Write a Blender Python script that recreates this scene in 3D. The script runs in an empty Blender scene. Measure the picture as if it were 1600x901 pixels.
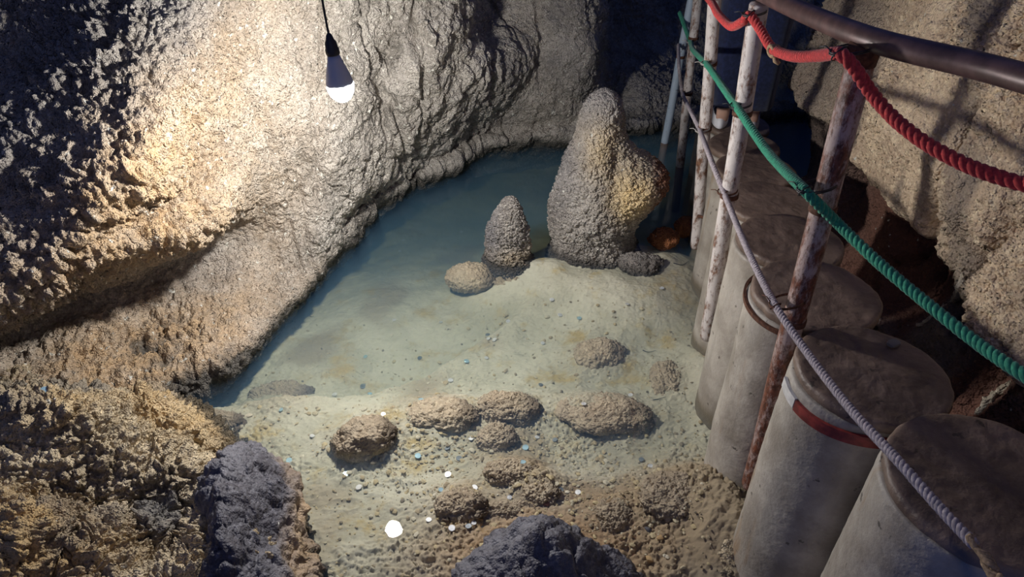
import bpy, bmesh, math, random
import numpy as np
from mathutils import Vector, Matrix

# ------------------------------------------------------------------ camera, world, lights, exposure
SC = bpy.context.scene
COL = SC.collection
FPX = 1150.0
TH = math.radians(36.0); RO = math.radians(1.27)
CF = np.array([0, math.cos(TH), -math.sin(TH)])
CU0 = np.array([0, math.sin(TH), math.cos(TH)]); CR0 = np.array([1.0, 0, 0])
CR = math.cos(RO) * CR0 + math.sin(RO) * CU0
CU = -math.sin(RO) * CR0 + math.cos(RO) * CU0
CC = np.array([0, 0, 2.0])
cam_d = bpy.data.cameras.new('camera'); cam = bpy.data.objects.new('camera', cam_d); COL.objects.link(cam)
cam_d.sensor_width = 36; cam_d.lens = FPX / 1600 * 36; cam_d.clip_start = 0.02
m = Matrix.Identity(4)
for i in range(3):
    m[i][0] = CR[i]; m[i][1] = CU[i]; m[i][2] = -CF[i]; m[i][3] = CC[i]
cam.matrix_world = m
SC.camera = cam
SC.view_settings.view_transform = 'Standard'; SC.view_settings.look = 'None'
SC.view_settings.gamma = 1; SC.view_settings.use_curve_mapping = False
SC.view_settings.exposure = 0.16
BULB_STRENGTH = 1120.0
W = bpy.data.worlds.new('cave_air'); SC.world = W; W.use_nodes = True
W.node_tree.nodes['Background'].inputs[0].default_value = (0.05, 0.09, 0.30, 1)
W.node_tree.nodes['Background'].inputs[1].default_value = 0.42
def point_lamp(name, loc, power, col, rad=0.05):
    l = bpy.data.lights.new(name, 'POINT'); l.energy = power; l.color = col; l.shadow_soft_size = rad
    o = bpy.data.objects.new(name, l); o.location = loc; COL.objects.link(o); return o
# added warm fill lamp, unseen behind the camera, for the right wall and columns
point_lamp('fill_lamp', (-0.1, -1.2, 2.7), 12, (1.0, 0.88, 0.78), 0.10)

def ray(x, y): return CF + (x - 800) / FPX * CR - (y - 450.5) / FPX * CU
def P(x, y, k): return CC + k * ray(x, y)
def Pz(x, y, z): q = ray(x, y); return CC + q * (z - 2) / q[2]
def PY(x, y, Y): q = ray(x, y); return CC + q * Y / q[1]

# ------------------------------------------------------------------ noise
def _h(ix, iy, iz, seed):
    with np.errstate(over='ignore'):
        n = (ix.astype(np.uint32) * np.uint32(73856093)) ^ (iy.astype(np.uint32) * np.uint32(19349663)) ^ (iz.astype(np.uint32) * np.uint32(83492791)) ^ np.uint32((seed * 2654435761) & 0xffffffff)
        n = (n ^ (n >> np.uint32(15))) * np.uint32(2246822519)
        n = (n ^ (n >> np.uint32(13))) * np.uint32(3266489917)
        n = n ^ (n >> np.uint32(16))
    return n.astype(np.float32) / np.float32(4294967295.0)
def vnoise(p, seed=0):
    p = p.astype(np.float32)
    f = np.floor(p); i = f.astype(np.int64); t = p - f; t = t * t * (3 - 2 * t)
    r = 0
    for dx in (0, 1):
        wx = t[:, 0] if dx else 1 - t[:, 0]
        for dy in (0, 1):
            wy = t[:, 1] if dy else 1 - t[:, 1]
            for dz in (0, 1):
                wz = t[:, 2] if dz else 1 - t[:, 2]
                r = r + wx * wy * wz * _h(i[:, 0] + dx, i[:, 1] + dy, i[:, 2] + dz, seed)
    return r * 2 - 1
def fbm(p, octs=4, seed=0, gain=0.5):
    a = 1.0; s = 0; r = 0
    for o in range(octs):
        r = r + a * vnoise(p * (2.03 ** o) + 17.3 * o, seed + o); s += a; a *= gain
    return r / s
def worley(p, seed=0):
    p = p.astype(np.float32); f = np.floor(p); i = f.astype(np.int64); t = p - f
    d = np.full(len(p), 9.0, np.float32); idv = np.zeros(len(p), np.float32)
    for dx in (-1, 0, 1):
        for dy in (-1, 0, 1):
            for dz in (-1, 0, 1):
                a, b, c = i[:, 0] + dx, i[:, 1] + dy, i[:, 2] + dz
                ox = dx + _h(a, b, c, seed) - t[:, 0]; oy = dy + _h(a, b, c, seed + 1) - t[:, 1]; oz = dz + _h(a, b, c, seed + 2) - t[:, 2]
                q = ox * ox + oy * oy + oz * oz
                mk = q < d; d = np.where(mk, q, d); idv = np.where(mk, _h(a, b, c, seed + 3), idv)
    return np.sqrt(d), idv
def knobs(p, s, seed=0, cut=0.70):
    d, i = worley(p / s, seed)
    return np.sqrt(np.clip(1 - (d / cut) ** 2, 0, 1)) * (0.45 + 0.55 * i)
def popcorn(p, big=0.05, seed=0):
    """cave popcorn: knobs on knobs on knobs, metres of relief for amplitude 1"""
    w = p + 0.35 * big * np.stack([vnoise(p / big, seed + 50), vnoise(p / big, seed + 51), vnoise(p / big, seed + 52)], 1)
    return 0.55 * big * knobs(w, big, seed) + 1.05 * big * 0.45 * knobs(w, big * 0.45, seed + 7, 0.62) + 0.85 * big * 0.24 * knobs(p, big * 0.24, seed + 13, 0.62)
def scales(p, s=0.05, seed=0):
    """flowstone scales: flat lumps drawn out downwards with cracks between"""
    w = p + 0.5 * s * np.stack([vnoise(p / s, seed + 50), vnoise(p / s, seed + 51), vnoise(p / s, seed + 52)], 1)
    q = w * np.array([1, 1, 0.55]) / s
    d, i = worley(q, seed); d2, i2 = worley(q * 2.3, seed + 5)
    return 0.42 * s * np.sqrt(np.clip(1 - (d / 0.85) ** 2, 0, 1)) * (0.5 + 0.7 * i) + 0.30 * s * np.sqrt(np.clip(1 - (d2 / 0.75) ** 2, 0, 1)) * (0.4 + 0.6 * i2) + 0.30 * s * i
def sstep(a, b, x):
    t = np.clip((x - a) / (b - a), 0, 1); return t * t * (3 - 2 * t)

# ------------------------------------------------------------------ object helpers
def link(o, parent=None):
    COL.objects.link(o)
    if parent is not None: o.parent = parent
    return o
def mesh_obj(name, V, Fc, mat=None, parent=None, smooth=True, attrs=None):
    me = bpy.data.meshes.new(name)
    V = np.asarray(V, np.float32); 
    if isinstance(Fc, np.ndarray):
        n = len(Fc); w = Fc.shape[1]
        me.vertices.add(len(V)); me.vertices.foreach_set('co', V.ravel())
        me.loops.add(n * w); me.loops.foreach_set('vertex_index', Fc.astype(np.int32).ravel())
        me.polygons.add(n); me.polygons.foreach_set('loop_start', np.arange(n, dtype=np.int32) * w)
        me.update(calc_edges=True)
    else:
        me.from_pydata([tuple(v) for v in V], [], Fc); me.update()
    me.polygons.foreach_set('use_smooth', [smooth] * len(me.polygons))
    if attrs:
        for k, a in attrs.items():
            t = me.attributes.new(k, 'FLOAT', 'POINT'); t.data.foreach_set('value', np.asarray(a, np.float32))
    if mat: me.materials.append(mat)
    me.validate()
    return link(bpy.data.objects.new(name, me), parent)
def tag(o, label=None, cat=None, group=None, kind=None):
    if label: o['label'] = label
    if cat: o['category'] = cat
    if group: o['group'] = group
    if kind: o['kind'] = kind
    return o
def empty(name, loc=(0, 0, 0)):
    o = bpy.data.objects.new(name, None); o.location = Vector([float(c) for c in loc]); o.empty_display_size = 0.1
    COL.objects.link(o); return o
def part(name, V, Fc, mat, root, **kw):
    V = np.asarray(V, float) - np.array(root.location)
    return mesh_obj(name, V, Fc, mat, root, **kw)
def grid_faces(nu, nv, wrap_u=False):
    iu = np.arange(nu if wrap_u else nu - 1); iv = np.arange(nv - 1)
    A, B = np.meshgrid(iu, iv, indexing='ij'); A2 = (A + 1) % nu
    return np.stack([A * nv + B, A2 * nv + B, A2 * nv + B + 1, A * nv + B + 1], -1).reshape(-1, 4)
def grid_normals(G):
    du = np.gradient(G, axis=0); dv = np.gradient(G, axis=1)
    n = np.cross(du, dv); return n / (np.linalg.norm(n, axis=2, keepdims=True) + 1e-12)
def catmull(Pn, t):
    """Pn (n, ...) values at integer knots; t sample positions"""
    n = len(Pn); i = np.clip(np.floor(t).astype(int), 0, n - 2); f = (t - i)
    ext = np.concatenate([[2 * Pn[0] - Pn[1]], Pn, [2 * Pn[-1] - Pn[-2]]])
    p0, p1, p2, p3 = ext[i], ext[i + 1], ext[i + 2], ext[i + 3]
    f = f.reshape((-1,) + (1,) * (Pn.ndim - 1))
    m1 = (p2 - p0) * 0.42; m2 = (p3 - p1) * 0.42
    return (2 * f**3 - 3 * f**2 + 1) * p1 + (f**3 - 2 * f**2 + f) * m1 + (-2 * f**3 + 3 * f**2) * p2 + (f**3 - f**2) * m2
def even_t(Pn, n):
    d = np.linalg.norm(np.diff(Pn[..., :3], axis=0), axis=-1)
    if d.ndim > 1: d = d.mean(axis=tuple(range(1, d.ndim)))
    c = np.concatenate([[0], np.cumsum(d)]); return np.interp(np.linspace(0, c[-1], n), c, np.arange(len(c)))
def net_surface(net, nu, nv):
    net = np.asarray(net, float)                   # (cols, rows, channels)
    tu = even_t(net, nu); tv = even_t(net.transpose(1, 0, 2), nv)
    a = catmull(net, tu); b = catmull(a.transpose(1, 0, 2), tv).transpose(1, 0, 2)
    return b
def tube(path, r, seg=12, caps=True):
    """round tube along a path, radii per point; returns V, F"""
    path = np.asarray(path, float); n = len(path); r = np.broadcast_to(np.asarray(r, float), (n,))
    T = np.gradient(path, axis=0); T /= np.linalg.norm(T, axis=1, keepdims=True) + 1e-12
    up = np.array([0, 0, 1.0]) if abs(T[0][2]) < 0.9 else np.array([1.0, 0, 0])
    N = np.zeros_like(T); N[0] = np.cross(T[0], up); N[0] /= np.linalg.norm(N[0])
    for i in range(1, n):
        v = N[i - 1] - T[i] * (N[i - 1] @ T[i]); N[i] = v / (np.linalg.norm(v) + 1e-12)
    B = np.cross(T, N); a = np.linspace(0, 2 * np.pi, seg, endpoint=False)
    V = path[:, None] + r[:, None, None] * (np.cos(a)[None, :, None] * N[:, None] + np.sin(a)[None, :, None] * B[:, None])
    V = V.reshape(-1, 3); F_ = []
    for i in range(n - 1):
        for j in range(seg):
            F_.append((i * seg + j, i * seg + (j + 1) % seg, (i + 1) * seg + (j + 1) % seg, (i + 1) * seg + j))
    if caps: F_ += [tuple(range(seg))[::-1], tuple((n - 1) * seg + j for j in range(seg))]
    return V, F_
def merge(parts):
    V = []; F_ = []; o = 0
    for v, f in parts:
        V.append(np.asarray(v, float)); F_ += [tuple(int(i) + o for i in q) for q in f]; o += len(v)
    return np.concatenate(V), F_
def ico(sub):
    bm = bmesh.new(); bmesh.ops.create_icosphere(bm, subdivisions=sub, radius=1)
    V = np.array([v.co[:] for v in bm.verts]); F_ = np.array([[v.index for v in f.verts] for f in bm.faces]); bm.free(); return V, F_
_ICO = {s: ico(s) for s in (1, 2, 5, 6, 7)}
def in_poly_dist(pts, poly):
    """signed distance in plan, positive inside"""
    d = np.full(len(pts), 1e9); ins = np.zeros(len(pts), bool); n = len(poly)
    for i in range(n):
        a = poly[i]; b = poly[(i + 1) % n]; e = b - a; w = pts - a
        t = np.clip((w @ e) / (e @ e), 0, 1); q = w - t[:, None] * e; d = np.minimum(d, (q**2).sum(1))
        c = ((a[1] > pts[:, 1]) != (b[1] > pts[:, 1])) & (pts[:, 0] < (b[0] - a[0]) * (pts[:, 1] - a[1]) / (b[1] - a[1] + 1e-12) + a[0]); ins ^= c
    return np.where(ins, 1, -1) * np.sqrt(d)

# ------------------------------------------------------------------ materials
def new_mat(name):
    mt = bpy.data.materials.new(name); mt.use_nodes = True; nt = mt.node_tree
    return mt, nt, nt.nodes['Principled BSDF']
def nd(nt, t, **kw):
    n = nt.nodes.new(t)
    for k, v in kw.items():
        if k.startswith('i_'): n.inputs[int(k[2:]) if k[2:].isdigit() else k[2:].replace('_', ' ')].default_value = v
        else: setattr(n, k, v)
    return n
def ramp(nt, src, stops):
    r = nt.nodes.new('ShaderNodeValToRGB'); el = r.color_ramp.elements
    while len(el) < len(stops): el.new(0.5)
    for e, (p, c) in zip(el, stops):
        e.position = p; e.color = (*c, 1) if len(c) == 3 else c
    nt.links.new(src, r.inputs[0]); return r.outputs[0]
def mixc(nt, fac, a, b, mode='MIX'):
    n = nt.nodes.new('ShaderNodeMix'); n.data_type = 'RGBA'; n.blend_type = mode
    for s, v in ((0, fac), (6, a), (7, b)):
        if hasattr(v, 'is_linked') or isinstance(v, bpy.types.NodeSocket): nt.links.new(v, n.inputs[s])
        else: n.inputs[s].default_value = v if s == 0 else (*v, 1)
    return n.outputs[2]
def noise(nt, co, scale, detail=5, rough=0.6):
    n = nd(nt, 'ShaderNodeTexNoise'); n.inputs['Scale'].default_value = scale; n.inputs['Detail'].default_value = detail; n.inputs['Roughness'].default_value = rough
    nt.links.new(co, n.inputs['Vector']); return n.outputs[0]
def smooth01(nt, src, a, b):
    n = nd(nt, 'ShaderNodeMapRange', interpolation_type='SMOOTHSTEP'); n.inputs[1].default_value = a; n.inputs[2].default_value = b
    nt.links.new(src, n.inputs[0]); return n.outputs[0]
def geo_pos(nt):
    return nd(nt, 'ShaderNodeNewGeometry').outputs['Position']
def rock_mat(name, light, dark, spot=(0.75, 0.72, 0.62), warm=None, coat_shade=None, wet=0.05, rough=0.8, bump=1.0, spots=0.10, grain=160, red=None):
    """limestone crust; attributes 'warm' and 'coat' choose the iron-stained, the black-coated and the painted-shade places"""
    mt, nt, b = new_mat(name); L = nt.links; co = geo_pos(nt)
    n1 = noise(nt, co, 5, 6); n2 = noise(nt, co, 45, 5, 0.7)
    c = mixc(nt, smooth01(nt, n1, 0.38, 0.66), dark, light)
    c = mixc(nt, smooth01(nt, n2, 0.45, 0.75), c, tuple(min(1, x * 1.35) for x in light))
    if warm:
        a = nd(nt, 'ShaderNodeAttribute', attribute_name='warm'); w2 = noise(nt, co, 14, 5, 0.65)
        mm = nd(nt, 'ShaderNodeMath', operation='MULTIPLY'); L.new(a.outputs['Fac'], mm.inputs[0]); L.new(ramp(nt, w2, [(0.3, (0.45,) * 3), (0.62, (1,) * 3)]), mm.inputs[1])
        c = mixc(nt, mm.outputs[0], c, warm)
    if red:
        a = nd(nt, 'ShaderNodeAttribute', attribute_name='red'); c = mixc(nt, a.outputs['Fac'], c, red)
    n4 = noise(nt, co, 30, 2)
    c = mixc(nt, smooth01(nt, n4, 0.78 - spots, 0.80 - spots * 0.6), c, spot)
    if coat_shade:
        a = nd(nt, 'ShaderNodeAttribute', attribute_name='coat_shade'); c = mixc(nt, a.outputs['Fac'], c, coat_shade)
    # wet dark line along the water
    sp = nd(nt, 'ShaderNodeSeparateXYZ'); L.new(co, sp.inputs[0])
    wv = noise(nt, co, 12, 3)
    ad = nd(nt, 'ShaderNodeMath', operation='MULTIPLY_ADD'); ad.inputs[1].default_value = -0.10; L.new(wv, ad.inputs[0]); L.new(sp.outputs[2], ad.inputs[2])
    wl = smooth01(nt, ad.outputs[0], wet, wet - 0.07)
    c = mixc(nt, wl, c, tuple(x * 0.38 for x in dark))
    L.new(c, b.inputs['Base Color']); b.inputs['Roughness'].default_value = rough; b.inputs['Specular IOR Level'].default_value = 0.35
    vor = nd(nt, 'ShaderNodeTexVoronoi'); vor.inputs['Scale'].default_value = grain; L.new(co, vor.inputs['Vector'])
    n3 = noise(nt, co, 420, 4, 0.7)
    vo2 = nd(nt, 'ShaderNodeTexVoronoi'); vo2.inputs['Scale'].default_value = grain * 0.42; L.new(co, vo2.inputs['Vector'])
    b0 = nd(nt, 'ShaderNodeBump'); b0.inputs['Strength'].default_value = 0.95 * bump; b0.inputs['Distance'].default_value = 0.010; b0.invert = True; L.new(vo2.outputs['Distance'], b0.inputs['Height'])
    b1 = nd(nt, 'ShaderNodeBump'); b1.inputs['Strength'].default_value = 0.95 * bump; b1.inputs['Distance'].default_value = 0.006; b1.invert = True; L.new(vor.outputs['Distance'], b1.inputs['Height']); L.new(b0.outputs[0], b1.inputs['Normal'])
    b2 = nd(nt, 'ShaderNodeBump'); b2.inputs['Strength'].default_value = 0.5 * bump; b2.inputs['Distance'].default_value = 0.0015; L.new(n3, b2.inputs['Height']); L.new(b1.outputs[0], b2.inputs['Normal'])
    L.new(b2.outputs[0], b.inputs['Normal'])
    return mt
M_left = rock_mat('cave_popcorn_left', (0.46, 0.415, 0.355), (0.28, 0.25, 0.21), warm=(0.52, 0.35, 0.19), coat_shade=(0.20, 0.19, 0.19), spots=0.13)
M_right = rock_mat('tan_cave_wall', (0.80, 0.61, 0.41), (0.55, 0.40, 0.27), warm=(0.52, 0.27, 0.12), coat_shade=(0.19, 0.155, 0.13), red=(0.16, 0.072, 0.048), spots=0.08, grain=120)
M_boulder = rock_mat('boulder_crust', (0.58, 0.47, 0.31), (0.30, 0.235, 0.15), warm=(0.55, 0.36, 0.15), coat_shade=(0.16, 0.155, 0.15), spots=0.10, wet=0.03)
M_black = rock_mat('dark_coated_rock', (0.14, 0.135, 0.15), (0.06, 0.055, 0.065), warm=(0.40, 0.28, 0.16), coat_shade=(0.06, 0.05, 0.05), spots=0.0, wet=0.0, rough=0.55, bump=0.5)
M_stal = rock_mat('stalagmite_crust', (0.40, 0.36, 0.31), (0.22, 0.195, 0.17), warm=(0.78, 0.57, 0.28), coat_shade=(0.15, 0.15, 0.17), red=(0.20, 0.07, 0.03), spots=0.10, wet=0.0)
M_mound = rock_mat('silted_mound', (0.45, 0.39, 0.28), (0.36, 0.305, 0.215), coat_shade=(0.13, 0.10, 0.07), warm=(0.34, 0.17, 0.06), spots=0.0, wet=-9, bump=0.6)
M_orange = rock_mat('orange_stone', (0.34, 0.13, 0.045), (0.20, 0.07, 0.03), spots=0.0, wet=-9)

def bed_mat():
    mt, nt, b = new_mat('pool_bed_silt'); L = nt.links; co = geo_pos(nt)
    n1 = noise(nt, co, 3.2, 6); n2 = noise(nt, co, 60, 5, 0.75)
    c = mixc(nt, smooth01(nt, n1, 0.36, 0.64), (0.43, 0.405, 0.30), (0.56, 0.53, 0.41))
    y = noise(nt, co, 4.5, 5, 0.7); c = mixc(nt, smooth01(nt, y, 0.52, 0.68), c, (0.44, 0.34, 0.15))
    a = nd(nt, 'ShaderNodeAttribute', attribute_name='coat_shade'); c = mixc(nt, a.outputs['Fac'], c, (0.31, 0.25, 0.165))
    a = nd(nt, 'ShaderNodeAttribute', attribute_name='warm'); c = mixc(nt, a.outputs['Fac'], c, (0.27, 0.13, 0.045))
    c = mixc(nt, smooth01(nt, n2, 0.56, 0.74), c, (0.26, 0.21, 0.13))
    L.new(c, b.inputs['Base Color']); b.inputs['Roughness'].default_value = 0.9; b.inputs['Specular IOR Level'].default_value = 0.1
    n3 = noise(nt, co, 180, 5, 0.7); b2 = nd(nt, 'ShaderNodeBump'); b2.inputs['Strength'].default_value = 0.6; b2.inputs['Distance'].default_value = 0.003; L.new(n3, b2.inputs['Height']); L.new(b2.outputs[0], b.inputs['Normal'])
    return mt
M_bed = bed_mat()
def simple(name, col, rough=0.6, metal=0.0, var=0.0, scale=40, spec=0.5, bump=0.0, sheen=0.0):
    mt, nt, b = new_mat(name)
    b.inputs['Base Color'].default_value = (*col, 1); b.inputs['Roughness'].default_value = rough; b.inputs['Metallic'].default_value = metal; b.inputs['Specular IOR Level'].default_value = spec
    tc = nd(nt, 'ShaderNodeTexCoord').outputs['Object']; n = noise(nt, tc, scale, 4)
    if var:
        c = mixc(nt, smooth01(nt, n, 0.35, 0.7), tuple(x * (1 - var) for x in col), tuple(min(1, x * (1 + var)) for x in col)); nt.links.new(c, b.inputs['Base Color'])
    if bump:
        q = nd(nt, 'ShaderNodeBump'); q.inputs['Strength'].default_value = 0.6; q.inputs['Distance'].default_value = bump; nt.links.new(n, q.inputs['Height']); nt.links.new(q.outputs[0], b.inputs['Normal'])
    if sheen: b.inputs['Sheen Weight'].default_value = sheen
    return mt
def post_mat(name, paint, rust, lo, hi, low_rust=0.0):
    mt, nt, b = new_mat(name); L = nt.links; co = geo_pos(nt)
    mp = nd(nt, 'ShaderNodeMapping'); mp.inputs['Scale'].default_value = (1, 1, 0.45); L.new(co, mp.inputs[0])
    n1 = noise(nt, mp.outputs[0], 26, 8, 0.8); n2 = noise(nt, mp.outputs[0], 90, 4)
    sp = nd(nt, 'ShaderNodeSeparateXYZ'); L.new(co, sp.inputs[0])
    ad = nd(nt, 'ShaderNodeMath', operation='MULTIPLY_ADD'); ad.inputs[1].default_value = -low_rust; L.new(sp.outputs[2], ad.inputs[0]); L.new(n1, ad.inputs[2])
    f = smooth01(nt, ad.outputs[0], lo, hi)
    rc = mixc(nt, smooth01(nt, n2, 0.35, 0.65), tuple(x * 0.35 for x in rust), rust)
    c = mixc(nt, f, paint, rc); L.new(c, b.inputs['Base Color']); b.inputs['Roughness'].default_value = 0.5
    q = nd(nt, 'ShaderNodeBump'); q.inputs['Strength'].default_value = 0.5; q.inputs['Distance'].default_value = 0.0015; L.new(f, q.inputs['Height']); L.new(q.outputs[0], b.inputs['Normal'])
    return mt
M_post_front = post_mat('flaking_paint_rusty', (0.50, 0.38, 0.34), (0.22, 0.07, 0.035), 0.37, 0.53, 0.03)
M_post = post_mat('flaking_white_paint', (0.62, 0.56, 0.52), (0.24, 0.11, 0.06), 0.45, 0.60, 0.02)
M_post_blue = post_mat('pale_blue_grey_paint', (0.42, 0.50, 0.58), (0.12, 0.10, 0.10), 0.56, 0.66, 0)
M_rail = simple('brown_handrail_paint', (0.13, 0.072, 0.066), 0.42, 0.2, 0.3, 25, bump=0.0006)
M_rust = simple('rusty_iron', (0.12, 0.05, 0.028), 0.8, 0.3, 0.4, 90)
M_wire = simple('black_wire', (0.02, 0.02, 0.022), 0.5)
M_rope_r = simple('red_rope_fibre', (0.56, 0.055, 0.05), 0.85, 0, 0.25, 130, spec=0.2, bump=0.001, sheen=0.2)
M_rope_g = simple('green_rope_fibre', (0.03, 0.26, 0.15), 0.8, 0, 0.25, 130, spec=0.25, bump=0.001, sheen=0.2)
M_rope_w = simple('grey_rope_fibre', (0.37, 0.32, 0.33), 0.85, 0, 0.25, 130, spec=0.2, bump=0.001)
M_rope_fray = simple('frayed_tan_fibre', (0.36, 0.25, 0.15), 0.9, 0, 0.3, 200, spec=0.2, bump=0.001)
M_red_band = simple('red_paint_band', (0.22, 0.03, 0.025), 0.5, 0, 0.4, 30)
M_white_band = simple('chipped_white_rim', (0.62, 0.60, 0.57), 0.5, 0, 0.2, 30)
def concrete(name, base, dark, rust=True):
    mt, nt, b = new_mat(name); L = nt.links; co = geo_pos(nt)
    n1 = noise(nt, co, 6, 7, 0.65); n2 = noise(nt, co, 55, 4); mp = nd(nt, 'ShaderNodeMapping'); mp.inputs['Scale'].default_value = (6, 6, 0.9); L.new(co, mp.inputs[0]); n3 = noise(nt, mp.outputs[0], 2.2, 5)
    c = mixc(nt, smooth01(nt, n1, 0.35, 0.68), dark, base); c = mixc(nt, smooth01(nt, n3, 0.5, 0.75), c, tuple(x * 0.72 for x in base))
    if rust: c = mixc(nt, smooth01(nt, noise(nt, mp.outputs[0], 1.6, 4), 0.60, 0.74), c, (0.27, 0.17, 0.09))
    sp = nd(nt, 'ShaderNodeSeparateXYZ'); L.new(co, sp.inputs[0]); c = mixc(nt, smooth01(nt, sp.outputs[2], 0.05, -0.02), c, (0.16, 0.13, 0.09))
    L.new(c, b.inputs['Base Color']); b.inputs['Specular IOR Level'].default_value = 0.45
    r = nd(nt, 'ShaderNodeMapRange'); r.inputs[3].default_value = 0.38; r.inputs[4].default_value = 0.75; L.new(n1, r.inputs[0]); L.new(r.outputs[0], b.inputs['Roughness'])
    n5 = noise(nt, co, 26, 3); c = mixc(nt, smooth01(nt, n5, 0.66, 0.72), c, tuple(x * 0.45 for x in dark)); L.new(c, b.inputs['Base Color'])
    q = nd(nt, 'ShaderNodeBump'); q.inputs['Strength'].default_value = 0.8; q.inputs['Distance'].default_value = 0.004; L.new(n2, q.inputs['Height']); L.new(q.outputs[0], b.inputs['Normal'])
    return mt
M_conc = concrete('damp_grey_concrete', (0.44, 0.395, 0.335), (0.25, 0.215, 0.175))
M_cap = concrete('muddy_brown_concrete', (0.22, 0.15, 0.11), (0.10, 0.064, 0.046), False)
M_cap.node_tree.nodes['Principled BSDF'].inputs['Specular IOR Level'].default_value = 0.6

# ------------------------------------------------------------------ the cave wall on the left and at the back
def wall_left():
    # columns of (x, y, depth) control points from the waterline up: base, low, crease, lip, face, ridge, dark, top
    T = [
     [(-260,800,2.25),(-240,720,2.35),(-220,640,2.6),(-210,600,2.2),(-200,580,2.15),(-190,560,2.12),(-190,280,2.2),(-190,-150,2.4)],
     [(-60,690,2.52),(-60,620,2.56),(-60,555,2.72),(-50,520,2.42),(-40,495,2.38),(-25,465,2.34),(-60,220,2.4),(-90,-150,2.4)],
     [(55,665,2.64),(50,590,2.66),(55,508,2.84),(62,455,2.50),(72,425,2.44),(85,385,2.40),(50,170,2.45),(20,-150,2.5)],
     [(135,640,2.70),(120,555,2.80),(120,470,2.92),(128,412,2.52),(138,365,2.46),(148,300,2.42),(110,120,2.46),(80,-150,2.5)],
     [(250,632,2.78),(240,530,2.98),(230,425,3.06),(228,385,2.66),(228,315,2.66),(222,245,2.50),(195,80,2.50),(175,-150,2.5)],
     [(365,578,2.96),(350,480,3.10),(335,385,3.22),(328,345,2.86),(315,255,2.84),(298,160,2.70),(285,20,2.56),(270,-150,2.5)],
     [(438,497,3.22),(430,430,3.29),(430,350,3.27),(422,275,3.10),(418,190,3.02),(412,55,2.86),(400,-50,2.66),(390,-150,2.55)],
     [(545,378,3.75),(506,378,3.38),(522,310,3.34),(535,230,3.30),(545,150,3.26),(545,70,3.14),(532,-30,2.9),(520,-150,2.8)],
     [(590,320,4.15),(560,318,3.72),(575,280,3.58),(585,210,3.52),(597,140,3.48),(602,60,3.38),(602,-30,3.1),(600,-150,3.0)],
     [(640,288,4.30),(622,282,4.05),(640,232,3.86),(655,175,3.62),(662,110,3.40),(660,50,3.34),(655,-30,3.25),(650,-150,3.1)],
     [(700,262,4.45),(690,236,4.26),(708,200,4.08),(725,150,3.80),(730,95,3.66),(722,40,3.50),(712,-30,3.4),(710,-150,3.3)],
     [(745,240,4.62),(745,205,4.48),(765,172,4.36),(785,132,4.0),(780,85,3.92),(756,40,4.12),(745,-30,4.2),(740,-150,4.1)],
     [(830,228,4.70),(832,195,4.52),(835,160,4.42),(832,115,4.30),(832,70,4.22),(830,30,4.18),(828,-30,4.1),(828,-150,4.0)],
     [(893,222,4.75),(900,190,4.58),(915,150,4.42),(922,110,4.32),(924,70,4.28),(926,30,4.28),(928,-30,4.2),(930,-150,4.1)],
     [(950,212,4.86),(950,190,4.90),(950,160,5.0),(945,125,5.05),(948,90,5.3),(950,40,5.5),(955,-30,5.5),(960,-150,5.4)],
     [(1000,205,4.90),(1000,180,4.92),(1002,145,5.0),(1000,112,5.2),(1000,85,5.5),(1000,40,5.7),(1000,-30,5.7),(1005,-150,5.6)],
     [(1080,195,5.1),(1080,170,5.15),(1080,140,5.3),(1080,110,5.6),(1080,80,5.8),(1080,40,5.9),(1080,-30,6.0),(1090,-150,5.9)],
     [(1220,180,5.4),(1220,160,5.5),(1220,130,5.7),(1220,100,5.9),(1220,70,6.1),(1220,30,6.2),(1220,-30,6.2),(1220,-150,6.2)],
     [(1420,170,5.4),(1420,150,5.5),(1420,120,5.7),(1420,90,5.9),(1420,60,6.1),(1420,30,6.2),(1420,-30,6.2),(1420,-150,6.2)],
    ]
    #       pop  scl warm coat per column
    A = [(1.6,0,.5,0),(1.6,0,.5,0),(1.6,0,.7,0),(1.7,0,.9,0),(1.6,0,1.0,0),(1.15,0.1,.7,0),(.5,.3,.35,0),(.45,.7,.0,0),(.3,.9,0,0),(.25,1,0,0),(.2,1,0,0.05),(.3,.9,0,.1),(.4,.5,.05,.1),(.5,.5,0,.2),(.9,.5,0,.55),(1,.4,0,.6),(1,.4,0,.6),(1,.4,0,.7),(1,.4,0,.7)]  # last columns: shade of the recess and passage painted as a dark tone
    net = []
    for cN, (row, a) in enumerate(zip(T, A)):
        pts = []
        b = Pz(row[0][0], row[0][1], 0.0 if cN > 3 else 0.06)
        if cN > 6: pass
        if cN <= 3: b = P(*row[0])
        out = b.copy(); out[2] = -0.75; out[0] -= (0.5 if cN < 11 else 0.1); out[1] += (0.0 if cN < 5 else 0.45 if cN < 9 else 0.95)
        pts.append(np.r_[out, a]); pts.append(np.r_[b, a])
        for j, r in enumerate(row[1:]):
            aa = list(a)
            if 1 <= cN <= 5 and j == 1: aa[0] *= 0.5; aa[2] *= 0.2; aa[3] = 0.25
            if cN <= 5 and j >= 5: aa[2] *= 0.1; aa[0] *= 1.0; aa[3] = 0.55  # rows above the ridge: shade of the overhang put into the colour
            pts.append(np.r_[P(*r), aa])
        tp = pts[-1].copy(); tp[2] += 1.1; tp[0] -= 0.05; pts.append(tp)
        net.append(pts)
    G = net_surface(net, 1450, 640)
    base = G[..., :3]; N = grid_normals(base)
    if N[500, 200] @ (CC - base[500, 200]) < 0: N = -N
    p = base.reshape(-1, 3); n = N.reshape(-1, 3); a = G[..., 3:].reshape(-1, 4)
    big = 0.055 * fbm(p * 2.6, 3, 3) + 0.030 * fbm(p * 7, 3, 9)
    # long grooves running down the flowstone
    q = p @ np.array([[.8, 0, 0], [.6, 0, 0], [0, 0, .12]])
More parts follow.
